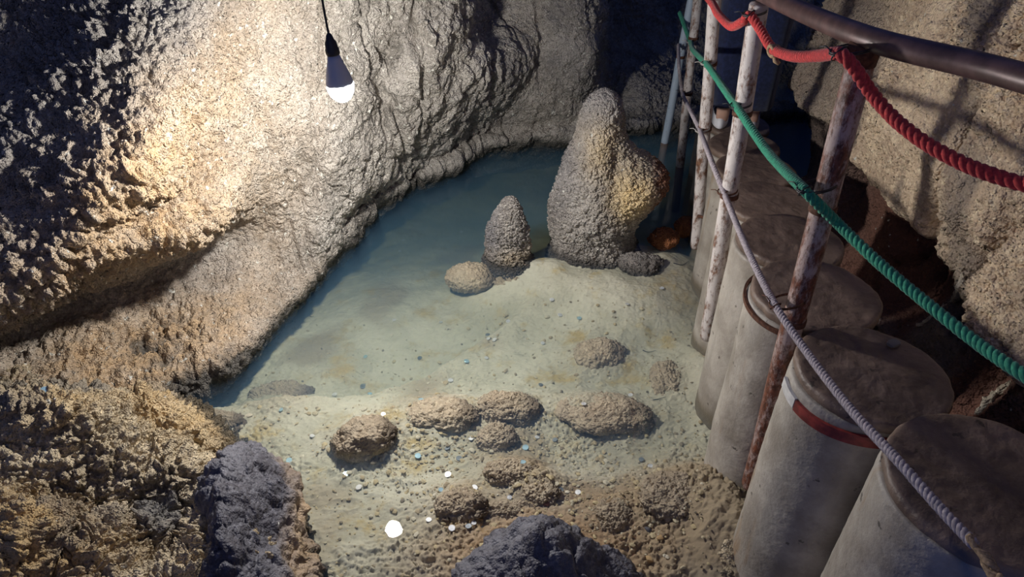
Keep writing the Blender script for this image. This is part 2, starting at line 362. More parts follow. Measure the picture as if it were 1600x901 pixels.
    gro = np.abs(fbm(q * 5.5, 3, 31)); big += (-0.05 * np.exp(-(gro / 0.05) ** 2) * a[:, 1])
    zones = 0.7 + 0.5 * fbm(p * 5, 2, 77)
    d = big + popcorn(p, 0.058, 5) * np.clip(a[:, 0], 0, 2) * zones + scales(p, 0.062, 40) * np.clip(a[:, 1], 0, 1) * 0.9
    V = p + n * d[:, None]
    coat_shade = np.clip(a[:, 3] + 0.6 * fbm(p * 4, 3, 60) * (a[:, 3] > 0.02), 0, 1)
    o = mesh_obj('wall_left', V, grid_faces(*G.shape[:2]), M_left, attrs={'warm': np.clip(a[:, 2], 0, 1), 'coat_shade': coat_shade * 0.9})
    return tag(o, 'knobbly pale cave wall overhanging the pool on the left and behind', 'cave wall', kind='structure')
wall_left()

# ------------------------------------------------------------------ the tan wall on the right
def wall_right():
    Yk = np.array([-0.6, 0.6, 1.2, 1.8, 2.4, 3.0, 3.5, 3.85, 4.3, 4.9])
    Xk = np.array([1.55, 1.50, 1.45, 1.42, 1.40, 1.40, 1.42, 1.62, 2.0, 2.6])
    cur = np.stack([Xk, Yk], 1); t = even_t(np.c_[cur, np.zeros(10)], 900); c = catmull(cur, t)
    z = np.linspace(-0.5, 2.6, 560)
    C, Z = np.meshgrid(np.arange(900), z, indexing='ij')
    X = c[C, 0]; Y = c[C, 1]
    p0 = np.stack([X, Y, Z], -1).reshape(-1, 3)
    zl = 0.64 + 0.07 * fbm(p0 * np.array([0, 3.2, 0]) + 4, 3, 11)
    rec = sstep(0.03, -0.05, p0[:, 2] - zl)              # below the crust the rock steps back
    lean = 0.10 * (p0[:, 2] - 0.8)
    x = p0[:, 0] + 0.20 * rec + lean + 0.13 * fbm(p0 * 1.9, 3, 21) 
    gx = np.abs(fbm(p0 * np.array([0, 3.0, 1.1]) + 9, 3, 23)); x += 0.06 * np.exp(-(gx / 0.05) ** 2)
    ribs = (1 - np.abs(fbm(p0 * np.array([0, 2.5, 2.0]) + 2, 2, 29))) ** 6 * rec; x -= 0.12 * ribs
    B = np.stack([x, p0[:, 1], p0[:, 2]], 1).reshape(900, 560, 3); N = grid_normals(B)
    if N[400, 300][0] > 0: N = -N
    p = B.reshape(-1, 3); n = N.reshape(-1, 3)
    d = 0.02 * fbm(p * 9, 4, 33) + popcorn(p, 0.03, 70) * (0.45 + 0.8 * sstep(-0.1, 0.4, fbm(p * 3, 2, 35))) * (1 - 0.5 * rec)
    V = p + n * d[:, None]
    warm = sstep(0.05, 0.4, fbm(p * np.array([1, 3.5, 0.9]), 4, 81)) * 0.8
    coat_shade = sstep(0.10, 0.34, fbm(p * np.array([1, 3.0, 1.2]) + 5, 4, 84)) * 0.85
    coat_shade = np.maximum(coat_shade, sstep(2.7, 3.3, p[:, 1]) * 0.75)  # far corner darkened in colour for the shade where the wall turns away
    o = mesh_obj('wall_right', V, grid_faces(900, 560), M_right, attrs={'warm': warm, 'coat_shade': coat_shade, 'red': rec})  # red: red-brown lower rock, with the columns' shade put into its colour
    return tag(o, 'tan cave wall beside the stepping columns, red-brown below', 'cave wall', kind='structure')
wall_right()

# ------------------------------------------------------------------ pool bed
MOUNDS = []   # (x, y, rx, ry, h)
def bed_height(p):
    X, Y = p[:, 0], p[:, 1]
    pp = np.stack([X, Y, np.zeros_like(X)], 1)
    d = 0.055 + 0.05 * sstep(1.2, 2.0, Y) + 0.10 * sstep(2.0, 3.2, Y - 0.35 * X) + 0.0 * X
    # shallow silted shelf in front on the left with a clear edge
    edge = 2.16 + 0.10 * np.sin(X * 2.2 + 1.0) + 0.06 * vnoise(pp * 3, 4)
    deep = sstep(-0.03, 0.08, Y - edge - 0.9 * np.maximum(X + 0.55, 0)) * sstep(0.35, -0.5, X) 
    d = d + 0.10 * deep
    d = np.minimum(d, 0.21) + 0.20 * sstep(2.9, 4.2, Y - 0.3 * X)
    d = d - 0.05 * sstep(0.55, 0.95, X) * sstep(3.3, 2.4, Y)
    d = np.maximum(d - 0.17 * np.exp(-((((X - 0.52) / 0.48) ** 2 + ((Y - 3.05) / 0.36) ** 2) ** 1.5)) - 0.09 * np.exp(-(((X + 0.02) / 0.25) ** 2 + ((Y - 2.95) / 0.22) ** 2)), 0.03)
    h = -d + 0.022 * fbm(pp * 2.2, 4, 90) * 1.4
    for (mx, my, rx, ry, hh) in BED_BUMPS:
        h = h + hh * np.exp(-(((X - mx) / rx) ** 2 + ((Y - my) / ry) ** 2) * 1.4)
    return h
BED_BUMPS = []
for (px, py, rx, ry, hh) in [(840, 905, .52, .42, .085), (1120, 850, .20, .26, .15), (1060, 790, .22, .18, .035), (690, 650, .20, .14, .04), (940, 640, .22, .12, .045), (800, 745, .18, .08, .03),
                             (420, 650, .30, .22, .03), (600, 650, .2, .1, .03), (720, 800, .12, .08, .03), (1100, 600, .08, .25, .03), (840, 770, .12, .06, .025), (980, 500, .3, .2, .03), (820, 420, .22, .12, .05)]:
    q = Pz(px, py, -0.08); BED_BUMPS.append((q[0], q[1], rx, ry, hh))
for (px, py, rx, ry, hh) in [(572, 688, .2, .13, .035), (792, 634, .2, .11, .035), (778, 682, .11, .09, .025), (938, 552, .18, .14, .03), (945, 642, .26, .15, .03), (722, 787, .14, .10, .02), (800, 737, .16, .08, .02), (845, 770, .12, .07, .02), (690, 642, .22, .14, .025), (1045, 592, .1, .15, .02), (440, 614, .2, .11, .02), (340, 657, .14, .09, .02), (1060, 772, .2, .14, .025), (960, 802, .12, .1, .02)]:
    q = Pz(px, py, -0.08); BED_BUMPS.append((q[0], q[1], rx, ry, hh * 1.4))
def pool_bed():
    xs = np.concatenate([np.linspace(-2.3, 1.5, 860), np.linspace(1.52, 3.4, 40)]); ys = np.concatenate([np.linspace(0.75, 3.3, 720), np.linspace(3.31, 5.8, 180)])
    X, Y = np.meshgrid(xs, ys, indexing='ij'); p = np.stack([X.ravel(), Y.ravel(), np.zeros(X.size)], 1)
    h = bed_height(p)
    rough = sstep(-0.15, 0.35, fbm(p * 4.5, 3, 101)); near = sstep(3.0, 1.6, p[:, 1])
    dk = fbm(p * 3.2 + 8, 3, 140)
    halo = np.zeros(len(p)); 
    for (mx, my, rx, ry, hh) in BED_BUMPS[:3] + BED_BUMPS[13:]:
        halo = np.maximum(halo, np.exp(-(((p[:, 0] - mx) / rx) ** 2 + ((p[:, 1] - my) / ry) ** 2) * 1.6))
    h = h + popcorn(p * np.array([1, 1, 1]), 0.022, 120) * (0.22 + 0.8 * rough * near + 0.5 * halo) + 0.012 * fbm(p * 14, 4, 111) + 0.010 * (1 - np.abs(fbm(p * np.array([9, 14, 1]), 3, 113))) ** 4 * near
    global BEDG
    BEDG = (xs, ys, h.reshape(len(xs), len(ys)).copy())
    V = p.copy(); V[:, 2] = h
    coat_shade = np.clip(sstep(0.12, 0.42, dk) * 0.7 + halo * 0.5 + 0.9 * np.exp(-(((p[:, 0] - BED_BUMPS[1][0] + .05) / .38) ** 2 + ((p[:, 1] - BED_BUMPS[1][1]) / .36) ** 2)) + sstep(0.5, 0.9, p[:, 0]) * sstep(3.6, 2.9, p[:, 1]) * sstep(2.3, 2.8, p[:, 1]) * 0.6, 0, 1)
    warm = np.clip(np.exp(-(((p[:, 0] - BED_BUMPS[0][0]) / .46) ** 2 + ((p[:, 1] - BED_BUMPS[0][1]) / .36) ** 2) * 1.8) * 0.8, 0, 1)
    o = mesh_obj('floor', V, grid_faces(900, 900), M_bed, attrs={'coat_shade': coat_shade, 'warm': warm})
    return tag(o, 'silty sand bed of the pool', 'pool bed', kind='structure')
pool_bed()
def bed_z(x, y):
    xs, ys, H = BEDG; i = int(np.clip(np.searchsorted(xs, x), 2, len(xs) - 3)); j = int(np.clip(np.searchsorted(ys, y), 2, len(ys) - 3))
    return float(H[i - 1:i + 2, j - 1:j + 2].mean())
def on_bed(px, py):
    z = -0.08
    for _ in range(5):
        q = Pz(px, py, z); z = bed_z(q[0], q[1])
    return Pz(px, py, z)

# ------------------------------------------------------------------ water
def water():
    mt, nt, b = new_mat('still_pool_water'); L = nt.links; nt.nodes.remove(b); out = nt.nodes['Material Output']
    fr = nd(nt, 'ShaderNodeFresnel'); gb = nd(nt, 'ShaderNodeNewGeometry'); io = nd(nt, 'ShaderNodeMapRange'); io.inputs[3].default_value = 1.33; io.inputs[4].default_value = 1 / 1.33; L.new(gb.outputs['Backfacing'], io.inputs[0]); L.new(io.outputs[0], fr.inputs[0])
    tr = nd(nt, 'ShaderNodeBsdfTransparent'); gl = nd(nt, 'ShaderNodeBsdfGlossy'); gl.inputs['Roughness'].default_value = 0.0
    co = geo_pos(nt); n = noise(nt, co, 7, 2); bp = nd(nt, 'ShaderNodeBump'); bp.inputs['Strength'].default_value = 0.05; bp.inputs['Distance'].default_value = 0.01; L.new(n, bp.inputs['Height']); L.new(bp.outputs[0], gl.inputs['Normal'])
    mx = nd(nt, 'ShaderNodeMixShader'); L.new(fr.outputs[0], mx.inputs[0]); L.new(tr.outputs[0], mx.inputs[1]); L.new(gl.outputs[0], mx.inputs[2]); L.new(mx.outputs[0], out.inputs['Surface'])
    sc = nd(nt, 'ShaderNodeVolumeScatter'); sc.inputs['Color'].default_value = (0.25, 0.52, 0.86, 1); sc.inputs['Density'].default_value = 1.7
    ab = nd(nt, 'ShaderNodeVolumeAbsorption'); ab.inputs['Color'].default_value = (0.12, 0.58, 0.66, 1); ab.inputs['Density'].default_value = 1.0
    av = nd(nt, 'ShaderNodeAddShader'); L.new(sc.outputs[0], av.inputs[0]); L.new(ab.outputs[0], av.inputs[1]); L.new(av.outputs[0], out.inputs['Volume'])
    x0, x1, y0, y1, z0 = -2.3, 3.38, 0.75, 5.8, -0.72
    V = [(x0, y0, z0), (x1, y0, z0), (x1, y1, z0), (x0, y1, z0), (x0, y0, 0), (x1, y0, 0), (x1, y1, 0), (x0, y1, 0)]
    F_ = [(0, 3, 2, 1), (4, 5, 6, 7), (0, 1, 5, 4), (1, 2, 6, 5), (2, 3, 7, 6), (3, 0, 4, 7)]
    o = mesh_obj('pool_water', V, F_, mt, smooth=False)
    return tag(o, 'clear still blue-green water filling the cave pool', 'water', kind='stuff')
water()

# ------------------------------------------------------------------ foreground boulder on the left
def boulder():
    outline = [(240, 640), (262, 628), (300, 655), (340, 690), (352, 712), (335, 738), (390, 762), (440, 792), (455, 830), (462, 880), (466, 930), (474, 1100), (100, 1250), (-500, 1200), (-520, 700), (-200, 600), (60, 600)]
    poly = np.array([Pz(x, y, 0.0)[:2] for x, y in outline])
    xs = np.linspace(-2.15, -0.50, 640); ys = np.linspace(0.72, 2.22, 600)
    X, Y = np.meshgrid(xs, ys, indexing='ij'); p = np.stack([X.ravel(), Y.ravel(), np.zeros(X.size)], 1)
    sd = in_poly_dist(p[:, :2], poly) + 0.03 * fbm(p * 6, 3, 150)
    h = -0.30 + 0.30 * sstep(-0.14, 0.0, sd) + 0.13 * sstep(-0.01, 0.12, sd) + 0.16 * sstep(0.05, 0.6, sd)
    def bump(px, py, z, rx, ry, a, pw=1.4):
        q = Pz(px, py, z); return a * np.exp(-((((p[:, 0] - q[0]) / rx) ** 2 + ((p[:, 1] - q[1]) / ry) ** 2) ** pw))
    h += bump(55, 655, .3, .24, .13, .15) + bump(170, 600, .28, .30, .10, .05) + bump(250, 700, .22, .18, .14, .05)
    h -= bump(110, 800, .2, .10, .10, .09) + bump(40, 720, .2, .2, .05, .05) + bump(215, 775, .2, .12, .06, .05) + bump(250, 850, .15, .10, .12, .08)
    h += bump(235, 790, .2, .05, .06, .06) + bump(20, 860, .3, .06, .2, .10)
    h += 0.06 * fbm(p * 5, 3, 152) * sstep(0, 0.15, sd)
    B = np.stack([p[:, 0], p[:, 1], h], 1).reshape(640, 600, 3); N = grid_normals(B)
    if N[300, 300][2] < 0: N = -N
    b = B.reshape(-1, 3); n = N.reshape(-1, 3)
    d = popcorn(b, 0.046, 160) * (0.95 + 0.6 * sstep(-0.3, 0.3, fbm(b * 4, 2, 165)))
    V = b + n * d[:, None]
    warm = sstep(-0.2, 0.4, fbm(b * 3.3, 4, 171)) * 0.8
    q = Pz(235, 790, .2); coat_shade = 0.9 * np.exp(-(((b[:, 0] - q[0]) / .08) ** 2 + ((b[:, 1] - q[1]) / .09) ** 2)) + 0.5 * sstep(0.1, 0.4, fbm(b * 4 + 3, 3, 175))
    F_ = grid_faces(640, 600); keep = (sd.reshape(-1)[F_] > -0.16).any(1)
    F_ = F_[keep]; used = np.unique(F_); mp = -np.ones(len(V), int); mp[used] = np.arange(len(used))
    o = mesh_obj('boulder', V[used], mp[F_], M_boulder, attrs={'warm': warm[used], 'coat_shade': np.clip(coat_shade, 0, 1)[used]})
    tag(o, 'broad crusty tan boulder filling the lower left corner beside the pool', 'rock')
boulder()

# ------------------------------------------------------------------ free rocks and stalagmites
def blob(name, c, r, mat, label, cat='rock', sub=6, pop=0.6, popsize=0.03, lump=0.18, seed=1, rz=0.0, shape=None, group=None, attrs=None, flat=None, pat='pop'):
    U_, F_ = _ICO[sub]; c = np.array(c, float); r = np.array(r, float)
    base = U_ * r
    if shape is not None: base = shape(U_, base)
    l = lump * r.mean()
    n = U_ / r; n /= np.linalg.norm(n, axis=1, keepdims=True)
    base = base + n * (l * fbm(U_ * 1.7 + seed * 3.1, 3, seed))[:, None]
    ca, sa = math.cos(rz), math.sin(rz); Rm = np.array([[ca, -sa, 0], [sa, ca, 0], [0, 0, 1]])
    base = base @ Rm.T; n = n @ Rm.T
    w = base + c
    tx = popcorn(w, popsize, seed + 200) if pat == 'pop' else scales(w, popsize, seed + 200)
    V = base + n * (pop * tx + 0.012 * fbm(w * 14, 3, seed + 5))[:, None]
    at = attrs(w, U_) if attrs else {}
    o = mesh_obj(name, V, F_, mat, attrs={k: np.clip(v, 0, 1) for k, v in at.items()}); o.location = Vector(c)
    return tag(o, label, cat, group)
def revolve_profile(center, prof, nu, nv, seed, mat, name, label, cat, pop, psize, lean=(0, 0), extra=None, attrs=None, lump=0.12):
    """upright rock: prof = [(z, rx, ry, dx, dy)] from foot to tip"""
    prof = np.array(prof, float); t = np.linspace(0, len(prof) - 1, nv); q = catmull(prof, t)
    a = np.linspace(0, 2 * np.pi, nu, endpoint=False)
    cs, sn = np.cos(a)[:, None], np.sin(a)[:, None]
    rx, ry = np.maximum(q[:, 1], 1e-4), np.maximum(q[:, 2], 1e-4)
    G = np.stack([q[:, 3] + rx * cs, q[:, 4] + ry * sn, np.broadcast_to(q[:, 0], (nu, nv))], -1)
    N = np.stack([np.broadcast_to(cs, (nu, nv)), np.broadcast_to(sn, (nu, nv)), np.broadcast_to(-np.gradient(rx) / (np.abs(np.gradient(q[:, 0])) + 1e-4) * 0.8, (nu, nv))], -1)
    N /= np.linalg.norm(N, axis=2, keepdims=True)
    c = np.array(center, float); w = (G + c).reshape(-1, 3); n = N.reshape(-1, 3)
    ad = np.zeros(len(w)); 
    if extra is not None: ad = extra(w - c, n)
    wide = np.clip(np.broadcast_to(rx / rx.max(), (nu, nv)).reshape(-1), 0.15, 1)
    w2 = w + n * (lump * fbm(w * 4.2 + seed, 3, seed) * wide * rx.max() + ad)[:, None]
    V = w2 + n * (pop * popcorn(w2, psize, seed + 40) * np.clip(wide * 2, 0, 1))[:, None] - c
    at = {k: np.clip(v, 0, 1) for k, v in (attrs(w2 - c) if attrs else {}).items()}
    tip = V.reshape(nu, nv, 3)[:, -1].mean(0); V = np.concatenate([V, [tip]]); at = {k: np.append(v, v[-1]) for k, v in at.items()}
    F4 = grid_faces(nu, nv, True); tri = np.array([[i * nv + nv - 1, ((i + 1) % nu) * nv + nv - 1, nu * nv, nu * nv] for i in range(nu)])
    me_f = [tuple(f) for f in F4] + [tuple(f[:3]) for f in tri]
    o = mesh_obj(name, V, me_f, mat, attrs=at); o.location = Vector(c)
    return tag(o, label, cat)

cS = Pz(925, 400, 0.0); cS[1] += 0.13
def big_extra(p, n):
    # the bulging shoulder on the right side
    g = np.exp(-(((p[:, 0] - 0.19) / 0.13) ** 2 + ((p[:, 1] + 0.05) / 0.22) ** 2 + ((p[:, 2] - 0.37) / 0.14) ** 2))
    g2 = np.exp(-(((p[:, 0] + 0.02) / 0.10) ** 2 + ((p[:, 1] + 0.2) / 0.2) ** 2 + ((p[:, 2] - 0.50) / 0.10) ** 2))
    cut = np.exp(-(((p[:, 0] - 0.06) / 0.025) ** 2 + ((p[:, 2] - 0.46) / 0.12) ** 2)) * (p[:, 1] < 0)
    return 0.135 * g + 0.015 * g2 - 0.03 * cut
def big_attr(p):
    w = np.exp(-(((p[:, 0] - 0.15) / 0.09) ** 2 + ((p[:, 2] - 0.36) / 0.11) ** 2)) * 1.3 + 0.5 * np.exp(-(((p[:, 0] - 0.0) / 0.09) ** 2 + ((p[:, 2] - 0.56) / 0.12) ** 2))
    return {'warm': w, 'coat_shade': 0.55 * sstep(0.0, -0.2, p[:, 0]) * sstep(0.1, 0.5, p[:, 2]) + 0.3 * sstep(0.62, 0.74, p[:, 2]), 'red': sstep(0.20, 0.29, p[:, 0] + 0.03 * fbm(p * 30, 2, 3)) * 0.9}
revolve_profile(cS, [(-0.30, .27, .25, .03, 0), (-.06, .225, .21, 0.03, 0), (0.02, .20, .19, 0.02, 0), (.10, .195, .185, 0, 0), (.22, .195, .19, .0, 0.0), (.36, .18, .17, 0.015, 0.0), (.48, .135, .14, 0.005, 0.01), (.57, .105, .12, .005, 0.02), (.66, .095, .105, .005, 0.03), (.735, .07, .08, .01, .03), (.775, .035, .04, .01, .03), (.785, .004, .004, .01, .03)],
    520, 520, 11, M_stal, 'stalagmite', 'tall knobbly stalagmite with bulging tan shoulder standing in the pool', 'stalagmite', 0.85, 0.030, extra=big_extra, attrs=big_attr, lump=0.13)
cT = Pz(793, 405, 0.0); cT[1] += 0.05
revolve_profile(cT, [(-0.25, .16, .14, 0, 0), (-.06, .125, .11, .01, 0), (0.0, .098, .092, 0, 0), (.06, .098, .09, 0, 0), (.13, .092, .086, 0, 0), (.20, .073, .07, 0.0, 0.0), (.26, .052, .05, .004, 0.0), (.305, .028, .028, .008, 0), (.315, .004, .004, .008, 0)],
    320, 300, 23, M_stal, 'stalagmite', 'small cone-shaped stalagmite left of the tall one', 'stalagmite', 0.95, 0.024, lump=0.12,
    attrs=lambda p: {'coat_shade': 0.5 * sstep(-0.0, -0.08, p[:, 0]), 'warm': 0.25 * sstep(0.12, 0.02, p[:, 2]), 'red': 0 * p[:, 0]})

def wc(c, s=1): return lambda w, u: {'coat_shade': np.full(len(w), c * 1.0), 'warm': np.full(len(w), 0.0)}
ROCKSPOTS = []
def bedrock(px, py, r, label, seed, lift=0.3, sub=6, pop=0.95, psize=0.017, rz=0, coat_shade=0.25, mat=None, lump=0.26, z=None):
    q = on_bed(px, py) if z is None else Pz(px, py, z); z = q[2] - r[2] * 0.66; r = (r[0] * 1.08, r[1] * 1.08, r[2] * 1.0)
    return blob('rock', (q[0], q[1], z + r[2] * lift), r, mat or M_mound, label, sub=sub, pop=pop, popsize=psize, seed=seed, rz=rz, lump=lump,
                attrs=lambda w, u: {'coat_shade': 0.55 * coat_shade + 0.8 * sstep(0.25, 0.95, u[:, 0]), 'warm': 0.2 + 0 * w[:, 0]})  # shade away from the bulb painted on each rock's right side
bedrock(735, 434, (.112, .08, .06), 'flat round pale-brown rock awash beside the small stalagmite', 31, 0.7, pop=0.8, psize=0.016, coat_shade=0.1, sub=6, lump=.12, z=-.09)
bedrock(795, 428, (.13, .10, .07), 'low lumpy rock foot under the small stalagmite', 32, 0.4, coat_shade=0.3, z=-.095, pop=.9, sub=6)
bedrock(572, 690, (.105, .07, .075), 'hollow-sided dark rock on the pool bed, left of centre', 33, 0.75, rz=0.3, coat_shade=0.45, sub=6, pop=0.8, lump=.28)
bedrock(792, 632, (.115, .06, .055), 'wide submerged rock with dark right end, middle of the pool', 34, 0.3, coat_shade=0.15, sub=6)
bedrock(778, 680, (.058, .05, .045), 'small submerged rock directly in front of the wide one', 35, 0.3, coat_shade=0.3)
bedrock(938, 548, (.10, .075, .05), 'rounded submerged rock with dark right side below the tall stalagmite', 36, 0.2, coat_shade=0.05, pop=.9)
bedrock(945, 640, (.16, .085, .04), 'broad low submerged mound right of the middle rocks', 37, 0.1, coat_shade=0.1)
bedrock(1000, 655, (.04, .05, .04), 'small dark rock touching the broad mound on its right', 38, 0.2, coat_shade=0.5, pop=.9)
bedrock(722, 785, (.075, .05, .03), 'low brown rock beside the bulb reflection', 39, 0.2, coat_shade=0.4)
bedrock(800, 735, (.085, .04, .03), 'narrow tan rock behind the dark foreground rock', 40, 0.2, coat_shade=0.2)
bedrock(845, 768, (.06, .035, .03), 'little knobbly rock just above the dark foreground rock', 41, 0.2, coat_shade=0.3)
bedrock(690, 640, (.12, .07, .035), 'smooth low mound left of the wide submerged rock', 42, 0.0, coat_shade=0.0)
bedrock(790, 797, (.10, .03, .025), 'long thin row of dark knobs near the foreground rock', 43, 0.2, coat_shade=0.5, pop=1.0)
bedrock(1045, 590, (.06, .09, .03), 'faint low mound near the column feet', 44, 0.1, coat_shade=0.2)
bedrock(440, 612, (.12, .06, .03), 'low flat rock on the shallow shelf by the left wall', 45, 0.1, coat_shade=0.2)
bedrock(340, 655, (.09, .05, .03), 'small dark-edged rock in the shallow corner by the boulder', 46, 0.1, coat_shade=0.4)
bedrock(1060, 770, (.11, .075, .035), 'dark rough rock patch in front of the column feet', 47, 0.1, coat_shade=0.7, pop=1.0)
bedrock(960, 800, (.06, .05, .03), 'dark lump right of the foreground rock', 48, 0.1, coat_shade=0.5, pop=.9)

# dark rock at the bottom edge, standing out of the water
cD = Pz(845, 912, 0.06)
def dark_shape(u, b):
    b = b.copy(); g = np.exp(-(((u[:, 0] - 0.02) / 0.33) ** 2 + ((u[:, 1] - 0.35) / 0.5) ** 2)) * (u[:, 2] > -0.2)
    b[:, 2] += 0.10 * g; b[:, 2] += 0.03 * np.exp(-((u[:, 0] + 0.62) / 0.2) ** 2) * (u[:, 2] > 0); return b
blob('rock', (cD[0], cD[1] - 0.07, -0.03), (.30, .23, .165), M_black, 'dark grey domed rock rising from the water at the bottom edge', sub=7, pop=1.0, popsize=0.05, pat='scales', seed=52, lump=.22, shape=dark_shape, 
     attrs=lambda w, u: {'warm': sstep(0.035, -0.01, w[:, 2] + 0.03 * fbm(w * 20, 2, 5)), 'coat_shade': 0 * w[:, 0]})
# black ridge on the left boulder
cB = Pz(378, 835, 0.13)
def ridge_shape(u, b):
    b = b.copy(); t_ = u[:, 0] + 0.30; b[:, 2] = np.where(u[:, 2] > 0, 0.25 * np.clip(np.where(t_ < 0, 1 - (t_ / 0.7) ** 2, 1 - np.abs(t_ / 1.3) ** 1.25), 0, 1) * (1 - 0.55 * np.abs(u[:, 1]) ** 2.5), b[:, 2]); b[:, 0] += 0.05 * (b[:, 2] / 0.17) * 0 ; return b
blob('rock', (cB[0] + 0.02, cB[1] + 0.0, 0.015), (.145, .33, .12), M_black, 'black ridge-backed rock on the water side of the left boulder', sub=7, pop=0.9, popsize=0.045, pat='scales', seed=53, lump=.28, rz=math.radians(14), shape=ridge_shape,
     attrs=lambda w, u: {'warm': sstep(0.25, 0.5, u[:, 0] + 0.15 * fbm(w * 25, 2, 4)) * sstep(.13, .05, w[:, 2]), 'coat_shade': 0 * w[:, 0]})
# crusty mound at the foot of the columns
cM = Pz(1135, 845, 0.02)
blob('rock', (cM[0], cM[1], -0.03), (.13, .20, .10), M_boulder, 'rough grey and tan crusted mound against the foot of the columns', sub=6, pop=1.0, popsize=0.022, seed=54, lump=.2, rz=.3,
     attrs=lambda w, u: {'warm': sstep(0, .3, fbm(w * 9, 3, 8)), 'coat_shade': sstep(-0.1, .3, fbm(w * 7 + 4, 3, 9))})
q = Pz(1036, 380, 0.0)
blob('rock', (q[0], q[1], 0.03), (.075, .05, .048), M_orange, 'small orange-brown stone behind the tall stalagmite', sub=5, pop=0.5, popsize=0.02, seed=55, lump=.35)
q = Pz(1072, 378, 0.0)
blob('rock', (q[0] + .01, q[1] + .1, 0.03), (.05, .05, .05), M_orange, 'reddish stone mostly hidden behind the columns', sub=5, pop=0.5, popsize=0.02, seed=56, lump=.3)
q = Pz(1000, 410, 0.0)
blob('rock', (q[0], q[1], -0.01), (.10, .07, .035), M_stal, 'low gravelly hump at the right foot of the tall stalagmite', sub=5, pop=1.2, popsize=0.018, seed=57, lump=.3,
     attrs=lambda w, u: {'warm': 0 * w[:, 0] + .2, 'coat_shade': 0 * w[:, 0] + .5, 'red': 0 * w[:, 0]})

# ------------------------------------------------------------------ gravel (stuff)
def gravel():
    rnd = np.random.RandomState(5); U_, F_ = _ICO[1]; Vs = []; Fs = []; tone = []
    n = 0; o = 0
    while n < 3200:
        px, py = rnd.uniform(330, 1110), rnd.uniform(470, 900)
        if rnd.rand() > (0.15 + 0.85 * max(0, math.exp(-(((px - 740) / 190) ** 2 + ((py - 720) / 90) ** 2))) + 0.6 * math.exp(-(((px - 980) / 120) ** 2 + ((py - 760) / 70) ** 2))): continue
        q = on_bed(px, py); s = 0.0028 + 0.0075 * rnd.rand() ** 4
        M_ = np.diag(s * rnd.uniform(0.6, 1.5, 3) * [1, 1, 0.6]); a = rnd.uniform(0, 6.28); Rz = np.array([[math.cos(a), -math.sin(a), 0], [math.sin(a), math.cos(a), 0], [0, 0, 1]])
        Vs.append((U_ * rnd.uniform(0.8, 1.2, (len(U_), 1))) @ M_ @ Rz + [q[0], q[1], q[2] + s * 0.35]); Fs.append(F_ + o); o += len(U_); n += 1; tone += [rnd.rand()] * len(U_)
    mt, nt, b = new_mat('bed_gravel'); a = nd(nt, 'ShaderNodeAttribute', attribute_name='tone')
    nt.links.new(ramp(nt, a.outputs['Fac'], [(0, (0.16, 0.14, 0.10)), (0.15, (0.30, 0.24, 0.15)), (0.6, (0.46, 0.37, 0.20)), (0.9, (0.48, 0.43, 0.30)), (1, (0.6, 0.55, 0.42))]), b.inputs['Base Color']); b.inputs['Roughness'].default_value = 0.8
    tag(mesh_obj('gravel', np.concatenate(Vs), np.concatenate(Fs), mt, smooth=False, attrs={'tone': tone}), 'fine tan and grey gravel scattered over the pool bed', 'gravel', kind='stuff')
gravel()

# ------------------------------------------------------------------ hanging bulb
def bulb():
    g = P(533, 140, 2.34) + np.array([0, 0, 0.0])
    root = empty('hanging_bulb', g)
    tag(root, 'glowing white bulb hanging from a thin black cord over the pool', 'lamp')
    def lathe(prof, seg=40):
        V = []; F_ = []
        for (z, r) in prof:
            for j in range(seg): V.append((r * math.cos(2 * math.pi * j / seg), r * math.sin(2 * math.pi * j / seg), z))
        for i in range(len(prof) - 1):
            for j in range(seg): F_.append((i * seg + j, i * seg + (j + 1) % seg, (i + 1) * seg + (j + 1) % seg, (i + 1) * seg + j))
        F_ += [tuple(range(seg))[::-1], tuple((len(prof) - 1) * seg + j for j in range(seg))]
        return np.array(V), F_
    ax = np.array([-0.10, 0, 1.0]); ax /= np.linalg.norm(ax)
    Rm = np.array(Vector((0, 0, 1)).rotation_difference(Vector(ax)).to_matrix())
    me, nt, b = new_mat('lit_diffuser'); b.inputs['Base Color'].default_value = (0.9, 0.9, 0.9, 1); b.inputs['Emission Color'].default_value = (1.0, 0.985, 0.97, 1); b.inputs['Emission Strength'].default_value = BULB_STRENGTH
    R_ = 0.043
    V, F_ = lathe([(0.018 - R_ * 1.35 * math.sin(t), R_ * math.cos(t)) for t in np.linspace(math.pi / 2 - 0.03, 0.0, 14)])
    mesh_obj('diffuser', V @ Rm.T, F_, me, root)
    M_b = simple('bulb_housing_plastic', (0.55, 0.57, 0.62), 0.4); M_s = simple('black_lamp_socket', (0.02, 0.02, 0.025), 0.5)
    V, F_ = lathe([(0.0185, R_), (0.024, R_ * 1.0), (0.04, R_ * 0.93), (0.07, R_ * 0.72), (0.095, R_ * 0.52), (0.112, R_ * 0.42)])
    mesh_obj('housing', V @ Rm.T, F_, M_b, root)
    V, F_ = lathe([(0.112, 0.020), (0.116, 0.0215), (0.13, 0.0215), (0.134, 0.019), (0.15, 0.018), (0.158, 0.013), (0.172, 0.009), (0.178, 0.004)])
    sock = mesh_obj('socket', V @ Rm.T, F_, M_s, root)
    top = ax * 0.175
    pts = [top, top + [-0.004, 0, 0.06], top + [-0.007, 0, 0.14], top + [-0.006, 0, 0.3], top + [-0.002, 0, 0.8], top + [0, 0, 1.6]]
    pts = catmull(np.array(pts), np.linspace(0, 5, 40)); V, F_ = tube(pts, 0.0038, 8); mesh_obj('cord', V, F_, M_wire, sock)
bulb()

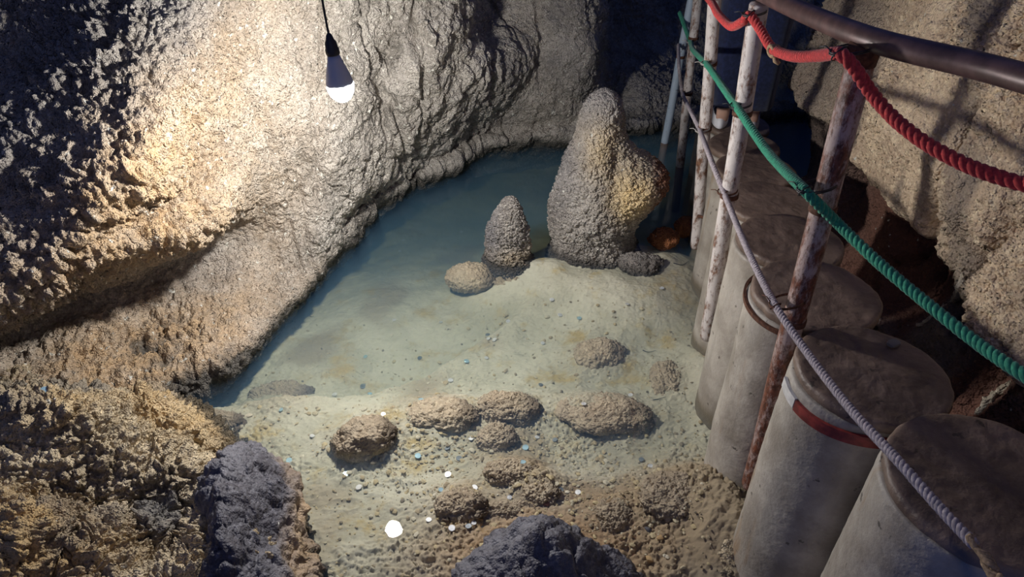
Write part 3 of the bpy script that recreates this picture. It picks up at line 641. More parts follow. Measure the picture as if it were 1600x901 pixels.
# ------------------------------------------------------------------ stepping columns
COLS = [  # top centre px, z, cap radius, cap offset
 ((1545, 757), .88, .195, 'nearest stepping column, cut by the right and bottom edges of the picture'),
 ((1358, 580), .82, .178, 'stepping column with a red and white painted band round its rim'),
 ((1270, 458), .78, .176, 'stepping column with dark ringed rim behind the banded one'),
 ((1230, 374), .73, .170, 'stepping column third behind the nearest, crossed by a thin rail shadow'),
 ((1197, 314), .66, .165, 'stepping column fourth behind the nearest, between the two front posts'),
 ((1178, 263), .58, .168, 'stepping column two in front of the standing person'),
 ((1160, 227), .52, .165, 'wet stepping column directly in front of the standing person'),
 ((1150, 193), .46, .165, 'stepping column under the feet of the standing person'),
 ((1140, 168), .42, .160, 'farthest stepping column, behind the standing person')]
def column(ix, cpx, z, r, label):
    c = Pz(*cpx, z); root = empty('stepping_column', (c[0], c[1], -0.35)); tag(root, label, 'column', 'concrete stepping columns beside the pool')
    nu, nv = 96, 90; a = np.linspace(0, 2 * np.pi, nu, endpoint=False)
    rb = r * 0.95; h = z - 0.028
    zs = np.concatenate([np.linspace(-0.35, h - 0.02, nv - 4), [h - 0.012, h - 0.005, h - 0.001, h]])
    rr = np.concatenate([np.full(nv - 4, 1.0), [0.995, 0.985, 0.965, 0.94]]) * rb
    A, Z = np.meshgrid(a, zs, indexing='ij'); R_ = np.broadcast_to(rr, A.shape)
    bx, by = c[0] - r * 0.05, c[1]
    w = np.stack([bx + R_ * np.cos(A), by + R_ * np.sin(A), Z], -1).reshape(-1, 3)
    dn = (0.006 * fbm(w * 4, 3, 300 + ix) + 0.0018 * fbm(w * 40, 3, 310 + ix))[:, None]
    w[:, :2] += dn * np.stack([np.cos(A), np.sin(A)], -1).reshape(-1, 2)
    fcs = [tuple(f) for f in grid_faces(nu, nv, True)] + [tuple(i * nv + nv - 1 for i in range(nu)), tuple(i * nv for i in range(nu))[::-1]]
    part('body', w, fcs, M_conc, root)
    # cap: a slightly uneven slab of muddy concrete
    prof = [(z - 0.032, 0.90), (z - 0.030, 0.97), (z - 0.022, 1.0), (z - 0.010, 1.0), (z - 0.003, 0.985), (z, 0.955)] + [(z, s) for s in np.linspace(0.9, 0.02, 22)]
    G = []; 
    for i in range(160):
        t = 2 * math.pi * i / 160
        for (zz, s) in prof: G.append((c[0] + 0.010 + r * s * math.cos(t), c[1] + r * s * math.sin(t), zz))
    G = np.array(G); rad = G[:, :2] - c[:2]; q = np.concatenate([rad / (np.linalg.norm(rad, axis=1, keepdims=True) + 1e-9) * 1.2 + ix * 7, np.zeros((len(G), 1))], 1)
    G[:, :2] += rad * (0.035 * fbm(q, 3, 320 + ix) + 0.01 * vnoise(q * 7, 5))[:, None]
    G[:, 2] += (0.007 * fbm(G * 7, 3, 330 + ix) + 0.003 * fbm(G * 40, 3, 340 + ix))
    n = len(prof); fcs = [tuple(f) for f in grid_faces(160, n, True)] + [tuple(i * n + n - 1 for i in range(160)), tuple(i * n for i in range(160))[::-1]]
    part('top_slab', G, fcs, M_cap, root)
    def band(name, z0, z1, t0, t1, mat, lab):
        tt = np.linspace(t0, t1, 60); V = []; F_ = []
        for t in tt:
            rr_ = rb + 0.001; ro_ = rb + 0.009
            for (zz, q_) in ((z0, rr_), (z0, ro_), (z1, ro_), (z1, rr_)): V.append((bx + q_ * math.cos(t), by + q_ * math.sin(t), zz + 0.004 * math.sin(3 * t)))
        for i in range(59):
            for j in range(4): F_.append((i * 4 + j, i * 4 + (j + 1) % 4, (i + 1) * 4 + (j + 1) % 4, (i + 1) * 4 + j))
        F_ += [(0, 1, 2, 3), tuple(59 * 4 + j for j in (3, 2, 1, 0))]
        tag(part(name, V, F_, mat, root, smooth=False), lab)
    if ix == 1:
        band('rim_band', z - 0.078, z - 0.048, math.radians(197), math.radians(318), M_red_band, 'red painted band')
        band('rim_band', z - 0.076, z - 0.046, math.radians(172), math.radians(196), M_white_band, 'chipped white band')
    if ix == 2: band('rim_band', z - 0.045, z - 0.032, math.radians(120), math.radians(330), M_rust, 'dark rim ring')
    return c
CP = [column(i, *c) for i, c in enumerate(COLS)]
def chip():   # flat stone chip lying on the banded column's top slab
    q = Pz(1396, 537, .828); U_, F_ = _ICO[2]
    V = np.clip(U_ * np.array([.022, .014, .008]), [-.017, -.011, -.005], [.017, .011, .005]); o = mesh_obj('stone_chip', V, F_, simple('grey_stone_chip', (.16, .15, .14), .7), smooth=False); o.location = Vector((q[0], q[1], q[2] + 0.002)); o.rotation_euler = (0, 0, .5)
    tag(o, 'flat grey stone chip on the slab of the banded column', 'stone')
chip()

# ------------------------------------------------------------------ posts, handrail, ropes
def post(topx, boty, Y, r, mat, label, ztop=None, clamps=(), cap=True):
    b = PY(boty[0], boty[1], Y); t = PY(topx[0], topx[1], Y)
    if ztop is not None:
        dv = (t - b) / (t[2] - b[2]); t = b + dv * (ztop - b[2])
    root = empty('railing_post', b); tag(root, label, 'post', 'rusty railing posts')
    ax = (t - b) / np.linalg.norm(t - b); L_ = np.linalg.norm(t - b)
    s = np.concatenate([[0, .003, .010, .022], np.linspace(.05, L_ - .004, 60), [L_]]); rr = np.concatenate([[r * .35, r * .7, r * .93, r], np.full(60, r), [r * .93]])
    pts = b + ax * s[:, None] + np.stack([0.0015 * np.sin(s * 9), 0.0015 * np.cos(s * 7), 0 * s], 1)
    V, F_ = tube(pts, rr, 28); part('pipe', V, F_, mat, root)
    for sfrac_px in clamps:       # thin dark wire band round the pipe at picture height y
        # find point on axis at that height
        best = min(np.linspace(0, L_, 400), key=lambda u: abs(project(b + ax * u)[1] - sfrac_px)); c = b + ax * best
        V, F_ = tube(np.array([c - ax * .009, c - ax * .008, c + ax * .008, c + ax * .009]), [r, r + .003, r + .003, r], 24); tag(part('wire_band', V, F_, M_rust, root), 'rusty band')
    return root, b, t, ax, r
def project(p):
    q = np.array(p) - CC; k = q @ CF; return 800 + FPX * (q @ CR) / k, 450.5 - FPX * (q @ CU) / k
P1 = post((1350, 78), (1172, 762), 1.50, .0285, M_post_front, 'nearest railing post, heavily rusted, under the brown handrail', clamps=(325, 500))
P2 = post((1187, 5), (1104, 530), 2.245, .0285, M_post, 'second railing post, flaking white paint, behind the nearest', clamps=(175, 305))
P3 = post((1117, 0), (1087, 388), 3.0, .026, M_post, 'third railing post, white and rust, with short iron peg', ztop=1.33, clamps=(99, 200))
P4 = post((1090, 0), (1062, 262), 4.10, .026, M_post, 'fourth railing post, whitish, standing in the dark water', ztop=1.25, clamps=(60, 145))
P5 = post((1080, 0), (1038, 225), 4.36, .024, M_post_blue, 'farthest railing post, pale blue-grey and leaning, in the water', ztop=1.2, clamps=(88,))
for pr in (P4, P5):      # carry the pipe down to the bed
    root, b, t, ax, r = pr; V, F_ = tube(np.array([b + ax * 0.01, b - ax * 0.2, b - ax * 0.55]), r * .98, 20); part('pipe', V, F_, simple('submerged_pipe', (.16, .12, .10), .7), root)
def peg():
    root, b, t, ax, r = P3; c = b + ax * 0.20
    V, F_ = tube(np.array([c + [-.01, -.03, 0], c + [.015, -.045, 0], c + [.05, -.045, 0.0]]), .007, 10); part('iron_peg', V, F_, M_rust, root)
peg()
def handrail():
    p2 = P2[2] + [0, 0, .028]; p1 = P1[2] + [0, 0, .024]
    far = p2 + (p2 - p1) * 1.2 + [0.02, 0, 0.02]
    e = P(1600, 122, 1.20); e2 = np.array([0.92, 0.35, 1.70]); e3 = np.array([1.0, -0.5, 1.80]); m1 = p2 + [0.0, 0, 0.0]
    pts = catmull(np.array([far, m1, p1, e, e2, e3]), even_t(np.array([far, m1, p1, e, e2, e3]), 90))
    root = empty('handrail', p1); tag(root, 'thick brown painted pipe handrail across the upper right', 'handrail')
    V, F_ = tube(pts, .0235, 32); part('rail_pipe', V, F_, M_rail, root)
    V, F_ = tube(np.array([P1[2] - P1[3] * .03, P1[2] - P1[3] * .0, P1[2] + P1[3] * .012]), [.030, .033, .031], 24); part('weld_collar', V, F_, M_rust, root)
handrail()

def rope(name, ctrl, rad, mat, label, pitch=0.055, strands=3, fray=None):
    ctrl = np.array(ctrl); L_ = np.linalg.norm(np.diff(ctrl, axis=0), axis=1).sum(); n = int(L_ / 0.0045)
    path = catmull(ctrl, even_t(ctrl, n))
    T = np.gradient(path, axis=0); T /= np.linalg.norm(T, axis=1, keepdims=True)
    N = np.zeros_like(T); N[0] = np.cross(T[0], [0, 0, 1]); N[0] /= np.linalg.norm(N[0])
    for i in range(1, n):
        v = N[i - 1] - T[i] * (N[i - 1] @ T[i]); N[i] = v / np.linalg.norm(v)
    B = np.cross(T, N); s = np.linspace(0, L_, n); ps = []
    for k in range(strands):
        a = 2 * np.pi * (s / pitch + k / strands); c = path + rad * 0.50 * (np.cos(a)[:, None] * N + np.sin(a)[:, None] * B)
        ps.append(tube(c, rad * 0.56, 9))
    V, F_ = merge(ps); root = empty(name, ctrl[len(ctrl) // 2]); tag(root, label, 'rope')
    part('strands', V, F_, mat, root)
    return root, path
def side(pr, px, py, off=0.043):
    """point beside a post, on the pool side towards the viewer"""
    root, b, t, ax, r = pr
    u = min(np.linspace(-0.2, 1.6, 600), key=lambda u: abs(project(b + ax * u)[1] - py)); c = b + ax * u
    k = (c - CC) @ CF; q = P(px, py, k); v = CC - q; return q + v / np.linalg.norm(v) * off
def rsp(pts, pa, pb): return pts
kf = lambda c: (c - CC) @ CF
# red rope
r2 = side(P2, 1172, 24); r1 = side(P1, 1312, 84, .045); k2, k1 = kf(r2), kf(r1)
ctrl = [P(1040, -60, 3.6), P(1088, -22, 3.2), P(1112, 4, 2.75), P(1122, 22, 2.55), P(1142, 41, 2.35), P(1160, 34, k2 + .03), r2, P(1188, 46, k2 - .04), P(1207, 76, 2.02), P(1240, 88, 1.84), P(1280, 87, 1.66), r1, P(1334, 105, k1 - .01), P(1362, 146, 1.46), P(1400, 188, 1.42), P(1450, 226, 1.37), P(1520, 262, 1.31), P(1610, 290, 1.25), P(1800, 325, 1.08), [0.95, 0.35, 1.45], [1.02, -0.5, 1.55]]
red, _ = rope('rope', ctrl, .0135, M_rope_r, 'thick red twisted rope sagging under the handrail', .048)
# green rope
g4 = side(P4, 1079, 66, .03); g3 = side(P3, 1104, 100, .035); g2 = side(P2, 1152, 168); g1 = side(P1, 1258, 298)
ctrl = [P(1062, 20, 4.3), g4, P(1083, 78, 3.6), g3, P(1128, 134, 2.7), g2, P(1200, 238, 2.0), g1, P(1310, 350, 1.68), P(1375, 412, 1.58), P(1450, 475, 1.48), P(1530, 538, 1.38), P(1610, 592, 1.28), P(1800, 705, 1.12), [0.92, 0.35, 1.15], [1.0, -0.5, 1.25]]
green, _ = rope('rope', ctrl, .0125, M_rope_g, 'green twisted rope, middle of the three along the posts', .042)
# grey rope
w4 = side(P4, 1066, 145, .03); w3 = side(P3, 1094, 205, .035); w2 = side(P2, 1132, 303, .04); w1 = side(P1, 1212, 478, .042)
ctrl = [P(1060, 70, 4.3), P(1061, 105, 4.1), w4, P(1080, 175, 3.3), w3, P(1112, 252, 2.6), w2, P(1168, 390, 2.12), w1, P(1268, 560, 1.66), P(1330, 640, 1.48), P(1400, 716, 1.32), P(1470, 795, 1.21), P(1522, 850, 1.14)]
grey, _ = rope('rope', ctrl, .0098, M_rope_w, 'thin grey twisted rope, lowest of the three along the posts', .032)
ctrl = np.array([P(1516, 843, 1.145), P(1540, 872, 1.12), P(1570, 925, 1.08), P(1640, 1040, 1.0)])
for s_ in range(5):
    a = 2 * math.pi * s_ / 5; path = catmull(ctrl, np.linspace(0, 3, 90)); tt = np.linspace(0, 26, 90) + a
    path = path + .005 * np.stack([np.cos(tt), np.sin(tt), np.sin(tt * .7)], 1); V, F_ = tube(path, .0042, 7); tag(part('frayed_end', V, F_, M_rope_fray, grey), 'frayed tan fibres')
def tie(pr, c, mat, rr=0.012, big=False, tail=True):
    """wire loop binding a rope to its post; a part of the post"""
    root, b, t, ax, r = pr; u = (c - b) @ ax; pc = b + ax * u; d = c - pc; d -= ax * (d @ ax); dist = np.linalg.norm(d); d /= dist; e = np.cross(ax, d)
    a = np.linspace(0, 2 * np.pi, 60); ps = []
    for h in (0, .004):
        V = pc + d * (dist / 2) + (np.cos(a) * (dist / 2 + rr + .004))[:, None] * d + (np.sin(a) * (r + .003))[:, None] * e + ax * (h + .004 * np.sin(a))[:, None]; ps.append(tube(V, .0016, 6, False))
    # loop round the rope itself
    V = c + (np.cos(a) * (rr + .004))[:, None] * d + (np.sin(a) * (rr + .004))[:, None] * (e * .5 + ax * .85); ps.append(tube(V, .0016, 6, False))
    if tail: ps.append(tube(np.array([c - e * .02, c - e * .035 + ax * .006, c - e * .05 + ax * .001]), .0014, 6))
    V, F_ = merge(ps); part('wire_tie', V, F_, mat, root)
M_tie = simple('pale_cord_tie', (.45, .42, .38), .7)
tie(P1, r1, M_wire, .014); tie(P1, g1, M_wire, .0125); tie(P1, w1, M_rust, .010)
tie(P2, r2, M_wire, .014); tie(P2, g2, M_wire, .0125); tie(P2, w2, M_rust, .010)
tie(P3, g3, M_tie, .0125); tie(P3, w3, M_tie, .010); tie(P4, g4, M_tie, .0125); tie(P4, w4, M_wire, .010)
def knot():
    c = P(1210, 80, 2.0); ps = []
    a = np.linspace(0, 2 * np.pi, 30)
    for k in range(3):
        e1 = CR * (0.9) + CU * .3 * (k - 1); e2 = CF * .6 + CU * .6; V = c + CR * .008 * (k - 1) + (np.cos(a) * .0165)[:, None] * (CU * .8 - CR * .3) + (np.sin(a) * .0165)[:, None] * CF; ps.append(tube(V, .0055, 8, False))
    ps.append(tube(np.array([c - CU * .01, c - CU * .026 + CR * .004, c - CU * .035 + CR * .014]), [.006, .008, .005], 8))
    V, F_ = merge(ps); tag(part('knot', V, F_, M_rope_fray, red), 'tan whipping knot')
knot()

# ------------------------------------------------------------------ coins on the bed
def coins():
    M_pale = simple('pale_nickel_coin', (0.72, 0.72, 0.70), 0.35, 0.35, 0.1); M_dark = simple('tarnished_coin', (0.17, 0.19, 0.20), 0.5, 0.3, 0.2); M_blue = simple('bluish_steel_coin', (0.50, 0.72, 0.78), 0.25, 0.5, 0.1)
    def disc(r, h):
        prof = [(0, r * .96), (h * .15, r), (h * .85, r), (h, r * .96), (h, r * .90), (h * .88, r * .88), (h * .88, r * .3), (h * .95, r * .25)]
        V = []; n = 24
        for z, q in prof:
            for j in range(n): V.append((q * math.cos(6.2831853 * j / n), q * math.sin(6.2831853 * j / n), z))
        F_ = [(i * n + j, i * n + (j + 1) % n, (i + 1) * n + (j + 1) % n, (i + 1) * n + j) for i in range(len(prof) - 1) for j in range(n)] + [tuple(range(n))[::-1], tuple((len(prof) - 1) * n + j for j in range(n))]
        return V, F_
    kinds = {}
    pale = [(689, 504), (848, 537), (760, 560), (709, 638), (715, 639), (734, 656), (736, 686), (839, 684), (985, 618), (912, 632), (700, 742), (796, 778), (741, 763), (740, 818), (706, 826), (670, 813), (903, 770), (1016, 729), (763, 530), (599, 648), (488, 682), (411, 714), (477, 798), (561, 762), (523, 617), (704, 595), (616, 501), (773, 531), (794, 503), (862, 469), (875, 493), (772, 532), (1017, 422), (980, 476), (1034, 451), (283, 641), (721, 363), (625, 393), (476, 832), (630, 376)]
    blue = [(729, 565), (658, 626), (452, 720), (541, 741), (817, 723), (571, 558), (905, 498), (439, 641), (578, 616), (689, 766), (653, 713), (821, 700), (70, 610)]
    dark = [(732, 823), (788, 752), (781, 755), (774, 740), (707, 670), (699, 701), (845, 602), (762, 524), (867, 688), (717, 717), (876, 766), (1002, 719), (567, 605), (656, 560), (690, 640)]
    marks = [((572, 690), 'the hollow-sided rock left of centre'), ((792, 640), 'the wide submerged rock in mid pool'), ((605, 826), 'the reflection of the bulb'), ((765, 435), 'the small stalagmite'), ((940, 410), 'the tall stalagmite'), ((938, 548), 'the rounded submerged rock on the right'), ((945, 640), 'the broad mound right of mid pool'),
             ((840, 820), 'the dark foreground rock'), ((1090, 700), 'the feet of the columns'), ((380, 790), 'the black ridge-backed rock'), ((300, 640), 'the boulder corner'), ((440, 612), 'the low rock near the left wall'), ((640, 520), 'the open bed in mid pool')]
    lst = [(p, 'pale') for p in pale] + [(p, 'bluish') for p in blue if p != (70, 610)] + [(p, 'tarnished grey') for p in dark]
    groups = {}
    for p, c in lst:
        mk = min(marks, key=lambda m_: (m_[0][0] - p[0]) ** 2 + (m_[0][1] - p[1]) ** 2)[1]; groups.setdefault((mk, c), []).append(p)
    mats = {'pale': M_pale, 'bluish': M_blue, 'tarnished grey': M_dark}; rnd = random.Random(4)
    protos = {}
    ordw = ['first', 'second', 'third', 'fourth', 'fifth', 'sixth', 'seventh', 'eighth', 'ninth', 'tenth', 'eleventh', 'twelfth']
    numw = ['', 'one', 'two', 'three', 'four', 'five', 'six', 'seven', 'eight', 'nine', 'ten', 'eleven', 'twelve']
    for (mk, c), ps in groups.items():
        ps = sorted(ps)
        for i, p in enumerate(ps):
            if c not in protos:
                V, F_ = disc(.0118, .0022); o = mesh_obj('coin', V, F_, mats[c], smooth=False); protos[c] = o
            else:
                o = protos[c].copy(); COL.objects.link(o)
            q = on_bed(*p); o.location = Vector((q[0], q[1], q[2] + 0.004)); s = rnd.uniform(.72, 1.0); o.scale = (s, s, 1); o.rotation_euler = (rnd.uniform(-.2, .2), rnd.uniform(-.2, .2), rnd.uniform(0, 6))
            n = len(ps)
            w = f'single {c} coin' if n == 1 else (('left' if i == 0 else 'right') + f' one of two {c} coins' if n == 2 else ('leftmost' if i == 0 else 'rightmost' if i == n - 1 else ordw[i] + ' from left') + f' of {numw[n]} {c} coins')
            tag(o, f'{w} near {mk}', 'coin', 'coins scattered on the pool bed')
    q = P(70, 612, 2.5)
    return M_blue, disc
M_blue, _disc = coins()
bpy.context.view_layer.update()
dg = bpy.context.evaluated_depsgraph_get()
def drop(x, y, z=1.0):
    hit, loc, nrm, *_ = SC.ray_cast(dg, Vector((x, y, z)), Vector((0, 0, -1)))
    return loc, nrm
def shoot(px, py):
    d = ray(px, py); hit, loc, nrm, *_ = SC.ray_cast(dg, Vector(CC), Vector(d / np.linalg.norm(d))); return loc, nrm
loc, nrm = shoot(70, 611)
V, F_ = _disc(.014, .003); o = mesh_obj('coin', V, F_, M_blue, smooth=False); o.location = loc + nrm * .002; o.rotation_euler = nrm.to_track_quat('Z', 'Y').to_euler()
tag(o, 'bluish coin resting on the crusty boulder beneath the left wall', 'coin')

# slivers of lamplight modelled as pale raised streaks on the red-brown lower wall
M_light_streak = rock_mat('lamplight_streak', (0.60, 0.52, 0.40), (0.36, 0.29, 0.21), spots=0.0, wet=-9)
def light_streak(pts, r, seed):
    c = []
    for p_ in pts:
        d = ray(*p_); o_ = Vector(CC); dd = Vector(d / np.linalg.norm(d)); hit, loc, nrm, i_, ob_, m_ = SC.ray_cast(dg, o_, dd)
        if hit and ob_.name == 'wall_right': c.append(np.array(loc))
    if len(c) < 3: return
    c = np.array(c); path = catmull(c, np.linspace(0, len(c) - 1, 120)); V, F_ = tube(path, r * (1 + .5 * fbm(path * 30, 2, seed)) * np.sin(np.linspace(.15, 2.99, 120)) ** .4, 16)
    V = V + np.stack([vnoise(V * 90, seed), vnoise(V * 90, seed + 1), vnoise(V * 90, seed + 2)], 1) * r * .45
    tag(mesh_obj('lamplight_streak', V, F_, M_light_streak, bpy.data.objects['wall_right']), 'pale streak modelled for a sliver of lamplight')
light_streak([(1510, 412), (1506, 432), (1498, 452), (1490, 470), (1478, 488), (1462, 496), (1446, 503), (1432, 508)], .011, 3)
light_streak([(1600, 584), (1580, 598), (1558, 614), (1540, 630), (1526, 646), (1516, 662)], .014, 5)

# stone chips and twigs
def shard(px, py, s, label, mat, seed):
    q = on_bed(px, py); U_, F_ = _ICO[2]; rnd = np.random.RandomState(seed)
    V = U_ * np.array([s, s * .8, s * .35]); 
    for _ in range(5):
        d_ = rnd.normal(size=3); d_ /= np.linalg.norm(d_); h = s * .45; t = V @ d_; V = V - np.clip(t - h, 0, None)[:, None] * d_
    o = mesh_obj('stone_chip', V, F_, mat, smooth=False); o.location = Vector((q[0], q[1], q[2] + s * .3)); tag(o, label, 'stone')
M_chip = simple('pale_limestone_chip', (.55, .48, .36), .7); M_chip2 = simple('ochre_chip', (.42, .28, .13), .8)
shard(1024, 657, .013, 'pale three-cornered stone chip on bare silt near the columns', M_chip, 1)
shard(389, 651, .017, 'pale flat stone on the shallow shelf by the left boulder', M_chip, 2)
shard(1014, 875, .018, 'ochre stone chip right of the dark foreground rock', M_chip2, 3)
shard(1030, 840, .014, 'small ochre stone between foreground rock and column mound', M_chip2, 4)
shard(852, 788, .016, 'reddish-brown pebble above the dark foreground rock', simple('redbrown_pebble', (.22, .09, .05), .8), 5)
shard(697, 813, .015, 'brown pebble just right of the bulb reflection', simple('brown_pebble', (.12, .08, .05), .8), 6)
shard(568, 603, .014, 'dark round pebble on the bed near the shelf edge', simple('slate_pebble', (.13, .15, .15), .7), 7)
shard(1012, 828, .014, 'dark grey stone beside the column mound', simple('charcoal_pebble', (.07, .07, .08), .7), 8)
shard(1017, 425, .012, 'thin pale chip on the silt right of the tall stalagmite', M_chip, 9)
def twig(pts, r, label):
    c = np.array([on_bed(*p) + [0, 0, .005] for p in pts]); c = catmull(c, np.linspace(0, len(pts) - 1, 24)); V, F_ = tube(c, np.linspace(r, r * .5, 24), 7)
    o = mesh_obj('twig', V - c[0], F_, M_wire); o.location = Vector(c[0]); tag(o, label, 'twig')
twig([(312, 642), (313, 652), (320, 658), (328, 660)], .004, 'short curved black twig in the shallow corner by the boulder')
twig([(1004, 548), (1012, 551), (1024, 549)], .0018, 'thin dark twig right of the rounded submerged rock')
twig([(1020, 626), (1030, 624), (1040, 621)], .0018, 'thin dark twig on bare silt near the columns')
twig([(1052, 412), (1066, 415), (1076, 409)], .0022, 'thin dark twig by the waterline of the far columns')

# ------------------------------------------------------------------ the person on the far column
def person():
    M_skin = simple('skin', (0.56, 0.33, 0.24), 0.55, 0, .08, 30); M_navy = simple('navy_cloth', (0.012, 0.018, 0.055), 0.85, 0, .3, 60, spec=.2, bump=.001, sheen=.3)
    M_shoe = simple('white_slip_on_shoe', (0.78, 0.76, 0.76), 0.5); M_hair = simple('dark_hair', (0.02, 0.015, 0.012), 0.5)
    c = CP[7]; z0 = COLS[7][1] + 0.004
    root = empty('person', (c[0] - .015, c[1] - .03, z0)); tag(root, 'person in long navy trousers and white slip-on shoes standing on a far column', 'person')
    J = {'pel': (0, 0, .93), 'wai': (0, 0, 1.05), 'che': (0, .01, 1.28), 'nek': (0, .01, 1.43), 'hd0': (0, -.005, 1.50), 'hd1': (0, -.02, 1.58), 'hd2': (0, -.01, 1.66)}
    E = [('pel', 'wai'), ('wai', 'che'), ('che', 'nek'), ('nek', 'hd0'), ('hd0', 'hd1'), ('hd1', 'hd2')]
    R_ = {'pel': (.14, .11), 'wai': (.125, .095), 'che': (.15, .105), 'nek': (.05, .05), 'hd0': (.06, .07), 'hd1': (.076, .092), 'hd2': (.06, .075)}
    for s, n in ((-1, 'l'), (1, 'r')):
        fx = s * .072
        J.update({n + 'hip': (s * .085, 0, .88), n + 'kne': (s * .08, -.02, .48), n + 'ank': (fx, .03, .085), n + 'hee': (fx, .035, .035), n + 'bal': (fx + s * .012, -.095, .024), n + 'toe': (fx + s * .014, -.145, .018),
                  n + 'sho': (s * .18, .01, 1.38), n + 'elb': (s * .23, .02, 1.10), n + 'wri': (s * .24, -.05, .86), n + 'pal': (s * .235, -.07, .79)})
        E += [('pel', n + 'hip'), (n + 'hip', n + 'kne'), (n + 'kne', n + 'ank'), (n + 'ank', n + 'hee'), (n + 'hee', n + 'bal'), (n + 'bal', n + 'toe'), ('che', n + 'sho'), (n + 'sho', n + 'elb'), (n + 'elb', n + 'wri'), (n + 'wri', n + 'pal')]
        R_.update({n + 'hip': (.085, .09), n + 'kne': (.05, .055), n + 'ank': (.032, .036), n + 'hee': (.030, .034), n + 'bal': (.036, .020), n + 'toe': (.026, .014), n + 'sho': (.052, .052), n + 'elb': (.036, .038), n + 'wri': (.024, .020), n + 'pal': (.036, .014)})
        for i, (dx, L_) in enumerate(((-.027, .072), (-.009, .080), (.009, .075), (.026, .060))):
            b0 = np.array(J[n + 'pal']); a = f'{n}f{i}'
            J[a + '0'] = tuple(b0 + [s * 0.0, dx, -.03]); J[a + '1'] = tuple(b0 + [s * -.004, dx, -.03 - L_ * .55]); J[a + '2'] = tuple(b0 + [s * -.016, dx * 1.05, -.03 - L_])
            E += [(n + 'pal', a + '0'), (a + '0', a + '1'), (a + '1', a + '2')]; R_.update({a + '0': (.009, .009), a + '1': (.0085, .0085), a + '2': (.007, .007)})
        b0 = np.array(J[n + 'pal']); J[n + 't1'] = tuple(b0 + [-s * .015, -.042, .0]); J[n + 't2'] = tuple(b0 + [-s * .022, -.055, -.032]); E += [(n + 'pal', n + 't1'), (n + 't1', n + 't2')]; R_.update({n + 't1': (.011, .011), n + 't2': (.009, .009)})
    keys = list(J); me = bpy.data.meshes.new('body'); me.from_pydata([J[k] for k in keys], [(keys.index(a), keys.index(b)) for a, b in E], [])
    ob = bpy.data.objects.new('body', me); COL.objects.link(ob); ob.modifiers.new('s', 'SKIN'); ob.modifiers.new('d', 'SUBSURF').levels = 2
    for i, k in enumerate(keys): me.skin_vertices[0].data[i].radius = R_[k]; me.skin_vertices[0].data[i].use_root = (k == 'pel')
    bpy.context.view_layer.update(); ev = ob.evaluated_get(bpy.context.evaluated_depsgraph_get()); m2 = bpy.data.meshes.new_from_object(ev); bpy.data.objects.remove(ob)
    m2.name = 'body'; m2.materials.clear(); m2.materials.append(M_skin); 
    for p_ in m2.polygons: p_.use_smooth = True
    link(bpy.data.objects.new('body', m2), root)
    # facing: turned so the toes point away up the path
    def loft(secs, name, mat, par, seg=40, folds=0.0, cap=False):
        V = []; 
        for (x, y, z, rx, ry) in secs:
            for j in range(seg):
                a = 6.2831853 * j / seg; f = 1 + folds * math.sin(a * 7 + z * 3) * (1.3 - z); V.append((x + rx * f * math.cos(a), y + ry * f * math.sin(a), z))
        F_ = [(i * seg + j, i * seg + (j + 1) % seg, (i + 1) * seg + (j + 1) % seg, (i + 1) * seg + j) for i in range(len(secs) - 1) for j in range(seg)]
        if cap: F_ += [tuple(range(seg))[::-1], tuple((len(secs) - 1) * seg + j for j in range(seg))]
        return mesh_obj(name, V, F_, mat, par)
    tr = []
    ps = []
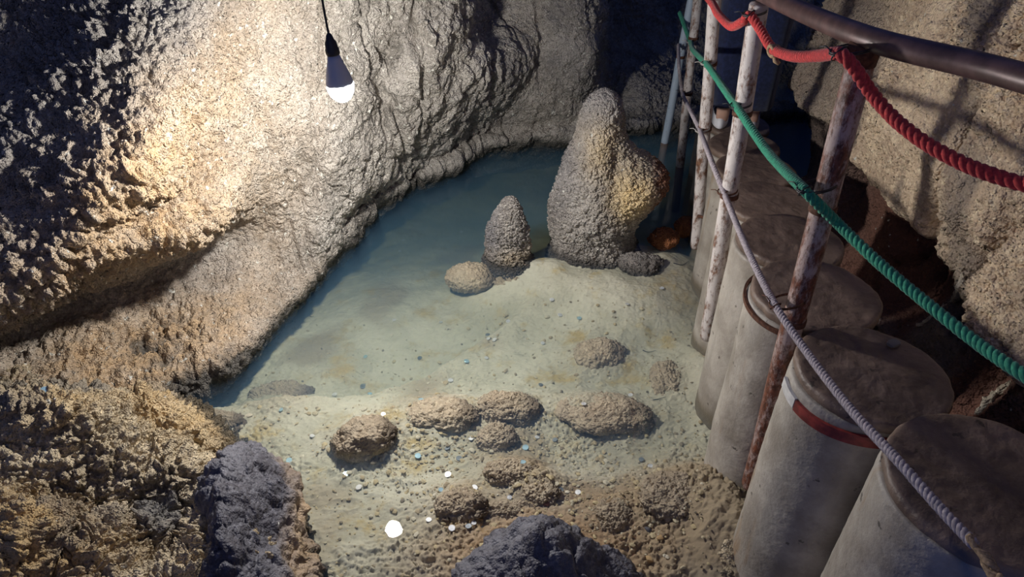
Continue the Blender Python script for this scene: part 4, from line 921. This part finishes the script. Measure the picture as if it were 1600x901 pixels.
    for s in (-1, 1):
        secs = [(s * .075, .02, .125, .078, .085), (s * .078, .015, .127, .085, .092), (s * .08, .01, .3, .082, .09), (s * .084, 0, .5, .080, .09), (s * .086, 0, .7, .092, .105), (s * .078, 0, .86, .10, .125), (s * .06, 0, .95, .10, .125)]
        V = []; seg = 48
        for (x, y, z, rx, ry) in secs:
            for j in range(seg):
                a = 6.2831853 * j / seg; f = 1 + .05 * math.sin(a * 6 + z * 2.5) * (1.1 - z); V.append((x + rx * f * math.cos(a), y + ry * f * math.sin(a), z))
        ps.append((V, [(i * seg + j, i * seg + (j + 1) % seg, (i + 1) * seg + (j + 1) % seg, (i + 1) * seg + j) for i in range(len(secs) - 1) for j in range(seg)]))
    V, F_ = merge(ps); mesh_obj('trousers', V, F_, M_navy, root)
    loft([(0, 0, .90, .165, .135), (0, 0, 1.0, .155, .125), (0, 0, 1.1, .145, .115), (0, .01, 1.25, .17, .125), (0, .01, 1.36, .175, .115), (0, .01, 1.42, .11, .085), (0, .01, 1.445, .062, .062)], 'shirt', M_navy, root)
    for s, n in ((-1, 'l'), (1, 'r')):
        a = np.array([J[n + 'sho'], np.array(J[n + 'sho']) * .4 + np.array(J[n + 'elb']) * .6, J[n + 'elb'], J[n + 'wri']]); V, F_ = tube(catmull(a, np.linspace(0, 3, 20)), np.linspace(.066, .042, 20), 20, False); mesh_obj('sleeve', V, F_, M_navy, root)
        # shoe: sole plus low upper open at the instep
        fx = s * .072; V = []; F_ = []; seg = 36
        for (z, k_) in ((0.0, .94), (.004, 1.0), (.016, 1.0), (.022, .98), (.036, .93), (.048, .84), (.05, .78)):
            for j in range(seg):
                a_ = 6.2831853 * j / seg; yy = math.cos(a_); wid = .046 + .008 * (-yy if yy < 0 else 0) - .006 * (yy if yy > 0 else 0)
                hz = z if yy > -.2 else z * (1 - .35 * (-yy - .2)); V.append((fx + s * .006 + k_ * wid * math.sin(a_), -.05 + k_ * .128 * yy, hz))
        for i in range(6):
            for j in range(seg): F_.append((i * seg + j, i * seg + (j + 1) % seg, (i + 1) * seg + (j + 1) % seg, (i + 1) * seg + j))
        F_.append(tuple(range(seg))[::-1]); mesh_obj('shoe', V, F_, M_shoe, root)
    U_, F5 = _ICO[5]; V = U_ * [.085, .10, .11]; V = V + [0, .012, 1.625]; keep = [tuple(f) for f in F5 if V[f].mean(0)[1] > -.035 or V[f].mean(0)[2] > 1.68]; V[:, 2] += np.where(U_[:, 1] > 0, -.03 * (U_[:, 1]), 0); mesh_obj('hair', V, keep, M_hair, root)
    root.rotation_euler = (0, 0, math.radians(168))
person()
